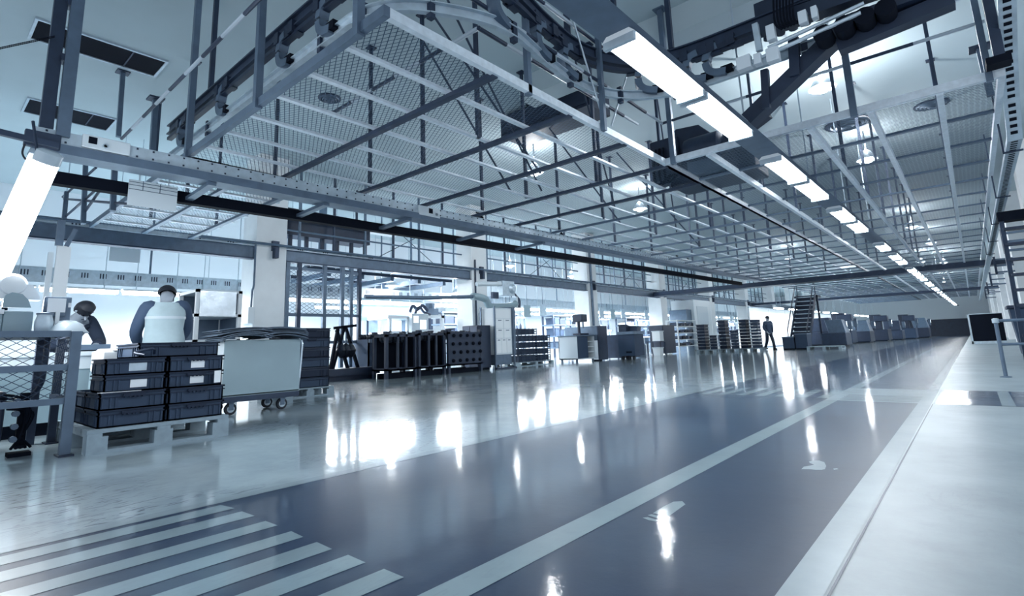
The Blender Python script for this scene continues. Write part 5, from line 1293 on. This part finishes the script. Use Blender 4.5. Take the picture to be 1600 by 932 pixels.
# benches in the bays beyond
for i in range(1, 6):
    y = COLS_Y[i] + 1.6; x = -15.3
    t = thing('assembly_bench', 'assembly bench with a tool rail in the bay past the %s column' % ORD[i], 'bench', (x, y, 0))
    build('bench_top', MB().box(x - .9, x, y, y + 4.4, .9, .96), M_PANEL_L, t)
    for yy2 in (y + .1, y + 2.1, y + 4.2):
        for xx in (x - .1, x - .86): build('leg', MB().box(xx, xx + .06, yy2, yy2 + .06, 0, .9), M_STEEL, t)
    build('tool_rail', MB().box(x - .82, x - .76, y, y + 4.4, 1.95, 2.05).box(x - .84, x - .78, y, y + .06, .96, 2.05).box(x - .84, x - .78, y + 4.34, y + 4.4, .96, 2.05), M_STEEL, t)
    for k in range(5):
        yk = y + .4 + k * .85; h = rr.uniform(.2, .5)
        u = thing('bench_fixture', 'small fixture on the assembly bench past the %s column, %s from its near end' % (ORD[i], ORD[k]), 'fixture', (x - .4, yk, .96), 'fixtures on the assembly benches')
        build('base', MB().box(x - .6, x - .2, yk - .15, yk + .15, .96, 1.04), M_STEEL_D, u); build('head', MB().cyl((x - .4, yk, 1.04), (x - .4, yk, 1.04 + h), .09 if k % 2 else .05, n=10).box(x - .52, x - .28, yk - .1, yk + .1, 1.0 + h, 1.1 + h), (M_STEEL, M_PANEL_L, M_NAVY)[k % 3], u)
    for k in range(4):
        yk = y + .7 + k * .95
        u = thing('hanging_tool', 'corded tool over the bench past the %s column, %s from its near end' % (ORD[i], ORD[k]), 'tool', (x - .4, yk, 1.5), 'tools hung over the assembly benches')
        build('cord', MB().cyl((x - .4, yk, 1.7), (x - .4, yk, ztA), .012, n=5), M_STEEL_D, u); build('tool_body', MB().lathe((x - .4, yk, 1.4), [(.02, 0), (.05, .05), (.06, .2), (.03, .3)], 10), M_NAVY, u, smooth=True)
# bright machine block past the fourth column
x = -13.0; a, b = gx(1078, 500, x), gx(1112, 500, x)
t = thing('white_machine', 'tall white machine enclosure beyond the crate stacks and fourth column', 'machine', (x, a.y, 0))
z = gx(1100, 470, x).z
build('enclosure', MB().box(x - 1.5, x, a.y + .8, b.y, 0, z), M_WHITE, t, bevel=.03); build('side_unit', MB().box(x - 1.3, x - .2, a.y, a.y + .8, 0, z * .8), M_STEEL, t); build('door', MB().box(x, x + .02, a.y + 1.2, b.y - .6, .4, z - .4), M_PANEL_L, t)
# second, far deck-like frames between columns 4+ : overhead bridge
for i in (3, 4):
    x = -15.2; ya = COLS_Y[i] + 1.2; yb = COLS_Y[i + 1] - .4
    t = thing('pipe_bridge', 'overhead pipe bridge behind the bay beam past the %s column' % ORD[i], 'bridge', (x, ya, 3.6))
    for k in range(4): build('pipe', MB().cyl((x - .12 * k, ya, 3.65 + .1 * (k % 2)), (x - .12 * k, yb, 3.65 + .1 * (k % 2)), .05, n=8), M_STEEL if k % 2 else M_STEEL_L, t)
    for y in (ya + .5, yb - .5): build('hanger', MB().box(x - .5, x + .1, y, y + .05, 3.55, 3.6).box(x - .2, x - .15, y, y + .05, 3.6, Z_CEIL), M_STEEL_D, t)

# ================================================================== people
def limb_body(name, verts, edges, radii, m, parent, root=0, sub=1):
    me = bpy.data.meshes.new(name); me.from_pydata([tuple(v) for v in verts], edges, [])
    me.materials.append(m)
    o = bpy.data.objects.new(name, me); COL.objects.link(o); o.parent = parent
    sk = o.modifiers.new('skin', 'SKIN'); sk.use_smooth_shade = True
    lay = me.skin_vertices[0] if me.skin_vertices else None
    if lay is None:
        import bmesh
        b = bmesh.new(); b.from_mesh(me); b.verts.layers.skin.verify(); b.to_mesh(me); b.free(); lay = me.skin_vertices[0]
    for i, r in enumerate(radii):
        lay.data[i].radius = (r, r) if not isinstance(r, tuple) else r
        lay.data[i].use_root = (i == root)
    if sub:
        s = o.modifiers.new('subsurf', 'SUBSURF'); s.levels = sub; s.render_levels = sub
    return o
def person(label, loc, rz, J, vest, hair=True, top=None, legs=None):
    """J: joints in metres, figure facing +Y; one continuous body, clothes and hair as children"""
    t = thing('person', label, 'person', loc); t.rotation_euler = (0, 0, rz)
    V = []; E = []; Rr = []
    def add(p, r, par=None):
        V.append(Vector(p)); Rr.append(r)
        if par is not None: E.append((par, len(V) - 1))
        return len(V) - 1
    pel = add(J['pelvis'], .13); sp_ = add(J['waist'], .125, pel); ch = add(J['chest'], .15, sp_); nk = add(J['neck'], .06, ch); hb_ = add(J['head'], .085, nk); ht = add(Vector(J['head']) + (Vector(J['head']) - Vector(J['neck'])).normalized() * .10, .08, hb_)
    arms = {}
    for s in ('l', 'r'):
        sh = add(J['sh' + s], .065, ch); el = add(J['el' + s], .045, sh); wr = add(J['wr' + s], .030, el)
        dv = (Vector(J['wr' + s]) - Vector(J['el' + s])).normalized(); side = dv.cross(Vector((0, 0, 1))).normalized() if abs(dv.z) < .95 else Vector((1, 0, 0))
        pm = add(Vector(J['wr' + s]) + dv * .07, .032, wr)
        for k, (off, ln) in enumerate(((-.03, .075), (-.01, .085), (.01, .08), (.03, .065))):
            f1 = add(Vector(J['wr' + s]) + dv * .10 + side * off, .010, pm); f2 = add(V[f1] + dv * ln * .5 + Vector((0, 0, -.012)), .009, f1); add(V[f2] + dv * ln * .45 + Vector((0, 0, -.025)), .008, f2)
        th_ = add(Vector(J['wr' + s]) + dv * .045 + side * .045, .011, wr); add(V[th_] + dv * .045 + side * .012, .009, th_)
        hp = add(J['hp' + s], .085, pel); kn = add(J['kn' + s], .06, hp); an = add(J['an' + s], .042, kn); to = add(Vector(J['an' + s]) + Vector((0, .13, -.05)), .035, an)
    limb_body('body', V, E, Rr, M_SKIN, t)
    hd, nk_ = Vector(J['head']), Vector(J['neck']); upv = (hd - nk_).normalized()
    fw = Vector((0, 1, 0)); fw = (fw - upv * fw.dot(upv)).normalized(); sd = fw.cross(upv)
    c = hd + upv * .04
    m = MB()
    m.cyl(c + fw * .085 - upv * .02, c + fw * .115 - upv * .035, .014, .010, 8)
    build('nose', m, M_SKIN, t, w=False, smooth=True)
    m = MB()
    for s in (-1, 1): m.lathe(tuple(c + fw * .082 + sd * (.034 * s) + upv * .012), [(.004, -.008), (.011, 0), (.004, .008)], 8, axis='y')
    build('eyes', m, M_BLACK, t, w=False)
    build('mouth', MB().bar(c + fw * .083 + sd * -.022 - upv * .065, c + fw * .083 + sd * .022 - upv * .065, .008), M_NAVY, t, w=False)
    m = MB()
    for s in (-1, 1): m.lathe(tuple(c + sd * (.088 * s)), [(.006, -.012), (.026, 0), (.006, .012)], 8, axis='x')
    build('ears', m, M_SKIN, t, w=False, smooth=True)
    m = MB(); vs = []; n1, n2 = 8, 16
    for i in range(n1 + 1):
        th_ = PI * .60 * i / n1
        for k in range(n2):
            ph = 2 * PI * k / n2; rr_ = .108
            d_ = upv * math.cos(th_) * rr_ * 1.1 + (sd * math.cos(ph) + fw * math.sin(ph)) * math.sin(th_) * rr_
            cut = 1.0 if math.sin(ph) < .35 or th_ < 1.0 else .80
            vs.append(c + d_ * cut + upv * .012 - fw * .012)
    fs = [(i * n2 + k, i * n2 + (k + 1) % n2, (i + 1) * n2 + (k + 1) % n2, (i + 1) * n2 + k) for i in range(n1) for k in range(n2)]
    m.add(vs, fs); build('hair', m, M_HAIR, t, w=False, smooth=True)
    # shirt with sleeves, trousers, vest, shoes
    def loft(m, secs, n=18):
        """oval sections (centre, half width, half depth) joined into a shell"""
        vs = []
        for c_, wx, wy in secs:
            for k in range(n): vs.append((c_[0] + wx * math.copysign(abs(math.cos(2 * PI * k / n)) ** .8, math.cos(2 * PI * k / n)), c_[1] + wy * math.sin(2 * PI * k / n), c_[2]))
        fs = [(i * n + k, i * n + (k + 1) % n, (i + 1) * n + (k + 1) % n, (i + 1) * n + k) for i in range(len(secs) - 1) for k in range(n)]
        return m.add(vs, fs + [tuple(range(n)), tuple(range((len(secs) - 1) * n, len(secs) * n))])
    pv, wa, cs, nb = (Vector(J[k]) for k in ('pelvis', 'waist', 'chest', 'neck')); sm = (Vector(J['shl']) + Vector(J['shr'])) / 2
    m = loft(MB(), [(pv - Vector((0, 0, .06)), .17, .125), (pv, .175, .13), (wa, .165, .12), (cs - (cs - wa) * .3, .185, .13), (cs, .19, .135), (sm + Vector((0, 0, .02)), .17, .10), (nb - Vector((0, 0, .03)), .07, .07)])
    for s in ('l', 'r'):
        pth = smooth_path([sm.lerp(Vector(J['sh' + s]), .7), J['sh' + s], J['el' + s], J['wr' + s]], 5); n = len(pth)
        m.tube(pth, [.092 - .036 * i / (n - 1) for i in range(n)], 12)
    build('shirt', m, top or M_SLEEVE, t, w=False, smooth=True)
    if vest:
        m = loft(MB(), [(pv - Vector((0, 0, .10)), .235, .175), (pv + (wa - pv) * .4, .22, .16), (wa, .205, .15), (cs - (cs - wa) * .4, .215, .16), (cs, .222, .165), (sm, .215, .14), (sm + Vector((0, 0, .07)), .15, .10), (nb + Vector((0, 0, -.01)), .08, .08)])
        build('vest', m, M_VEST, t, w=False, smooth=True)
        c1, c2 = cs - (cs - wa) * .34, cs - (cs - wa) * .16
        build('reflective_band', loft(MB(), [(c1, .221, .166), (c1.lerp(c2, .5), .225, .17), (c2, .224, .168)]), M_PANEL_L, t, w=False, smooth=True)
    m = MB()
    for s in ('l', 'r'):
        pth = smooth_path([pv.lerp(Vector(J['hp' + s]), .8) + Vector((0, 0, .05)), J['hp' + s], J['kn' + s], Vector(J['an' + s]) + Vector((0, 0, .0))], 5); n = len(pth)
        m.tube(pth, [.11 - .045 * i / (n - 1) for i in range(n)], 12)
    build('trousers', m, legs or M_NAVY, t, w=False, smooth=True)
    m = MB()
    for s in ('l', 'r'):
        a = Vector(J['an' + s]); m.prism([(a.x - .05, a.y - .08, a.z - .075), (a.x + .05, a.y - .08, a.z - .075), (a.x + .055, a.y + .12, a.z - .075), (a.x, a.y + .20, a.z - .075), (a.x - .055, a.y + .12, a.z - .075)], (0, 0, .08))
    build('shoes', m, M_BLACK, t, w=False, bevel=.02)
    return t
stand = dict(pelvis=(0, 0, .93), waist=(0, .01, 1.12), chest=(0, .02, 1.34), neck=(0, .02, 1.50), head=(0, .04, 1.62), shl=(-.19, .02, 1.42), shr=(.19, .02, 1.42), ell=(-.25, .0, 1.14), elr=(.25, .0, 1.14), wrl=(-.26, .12, .90), wrr=(.26, .12, .90),
             hpl=(-.10, 0, .88), hpr=(.10, 0, .88), knl=(-.11, .03, .48), knr=(.11, .02, .48), anl=(-.11, 0, .075), anr=(.12, -.02, .075))
bend = dict(stand, waist=(0, .06, 1.10), chest=(.02, .17, 1.29), neck=(.03, .25, 1.43), head=(.04, .33, 1.53), shl=(-.19, .17, 1.36), shr=(.22, .19, 1.38), ell=(-.27, .25, 1.08), elr=(.29, .34, 1.12), wrl=(-.20, .46, .92), wrr=(.22, .52, .94))
p = gx(256, 545, -7.6)
d_ = Vector((p.x, p.y, 0)).normalized()
person('worker seen from behind in a pale vest over dark sleeves, leaning over the bench', (p.x, p.y, 0), math.atan2(-d_.x, d_.y) + .15, bend, True)
look = dict(stand, pelvis=(0, -.12, .88), waist=(0, -.02, 1.03), chest=(0, .14, 1.16), neck=(0, .27, 1.25), head=(0, .37, 1.32), shl=(-.19, .14, 1.22), shr=(.19, .14, 1.22), ell=(-.27, .24, .98), elr=(.27, .24, .98), wrl=(-.14, .45, .93), wrr=(.14, .45, .93), hpl=(-.1, -.12, .84), hpr=(.1, -.12, .84))
p = gx(101, 530, -8.55)
person('worker in dark clothes behind the pale workbench, half hidden by the monitor', (p.x, p.y, 0), -PI / 2 + .25, look, False, top=M_CLOTH)
walk = dict(stand, knl=(-.10, .14, .48), anl=(-.10, .20, .075), knr=(.10, -.06, .49), anr=(.10, -.26, .10), wrl=(-.26, -.04, .92), wrr=(.26, .22, .95))
p = gz(1204, 547)
person('person in dark work clothes walking beside the widest crate stacks', (p.x, p.y, 0), -2.2, walk, False, top=M_SLEEVE)

# joists under the service level of the second bay
t = thing('joist_frame', 'low frame of dark joists behind the second bay beam over the white machine', 'frame', (-16, 10, 3.0))
for k in range(5): build('joist', MB().box(-18.8, -14.4, 8.2 + k * 1.15, 8.34 + k * 1.15, 2.98, 3.12), M_STEEL, t)
for x in (-14.5, -16.4, -18.6): build('runner', MB().box(x - .06, x + .06, 7.6, 13.3, 3.12, 3.22), M_STEEL_D, t)
for y in (8.3, 12.9): build('hanger_rod', MB().box(-16.44, -16.36, y, y + .06, 3.2, Z_CEIL), M_STEEL, t)

# racks, boxes and hung boards in the bays past the second column
for i in range(1, 6):
    y0_ = COLS_Y[i] + 1.3; x = -16.7
    t = thing('storage_rack', 'tall dark storage rack against the light in the bay past the %s column' % ORD[i], 'rack', (x, y0_, 0))
    for xx in (x, x - .7):
        for k in range(4): build('upright', MB().box(xx - .04, xx + .04, y0_ + k * 1.6 - .04, y0_ + k * 1.6 + .04, 0, 2.25), M_STEEL_D, t)
    for z in (.5, 1.1, 1.7, 2.2): build('shelf', MB().box(x - .75, x + .05, y0_ - .05, y0_ + 4.85, z - .03, z + .03), M_STEEL, t)
    for z in (.53, 1.13, 1.73):
        yk = y0_ + .15
        while yk < y0_ + 4.4:
            w_ = rr.uniform(.3, .6); h = rr.uniform(.2, .42)
            if rr.random() < .75:
                u = thing('storage_box', 'grey box on the storage rack in the bay past the %s column' % ORD[i], 'box', (x - .3, yk + w_ / 2, z), 'boxes on the rack past the %s column' % ORD[i])
                mm = rr.choice((M_CRATE, M_STEEL, M_PANEL, M_NAVY, M_PANEL_L))
                build('body', MB().box(x - .6, x, yk, yk + w_, z, z + h), mm, u); build('rim', MB().box(x - .62, x + .02, yk - .02, yk + w_ + .02, z + h - .05, z + h), M_STEEL_D, u)
            yk += w_ + .08
    for k in range(5):
        yk = y0_ + .3 + k * 1.2; zt6 = 2.62 - .08 * (k % 2)
        u = thing('hung_board', 'pale board hung under the lamps in the bay past the %s column' % ORD[i], 'board', (-15.5, yk, zt6), 'boards hung in the bay past the %s column' % ORD[i])
        build('panel', MB().box(-15.52, -15.5, yk, yk + .5, zt6 - .55, zt6), M_PANEL if k % 2 else M_STEEL_L, u)
        build('wire', MB().cyl((-15.51, yk + .25, zt6), (-15.51, yk + .25, Z_CEIL), .012, n=5), M_STEEL, u)

t = thing('added_bright_wall', 'long pale wall added to brighten the zone behind the far machine tools', 'partition', (-10.4, 34.5, 0))  # invented white wall, added so the zone behind the machines reads bright
for k in range(9): build('panel', MB().box(-10.45, -10.4, 34.5 + k * 4.2, 34.5 + k * 4.2 + 4.1, .05, 2.5), M_WHITE, t)
build('top_rail', MB().box(-10.47, -10.38, 34.5, 72.2, 2.5, 2.58), M_STEEL_L, t)
build('base_rail', MB().box(-10.47, -10.38, 34.5, 72.2, 0, .06), M_STEEL, t)
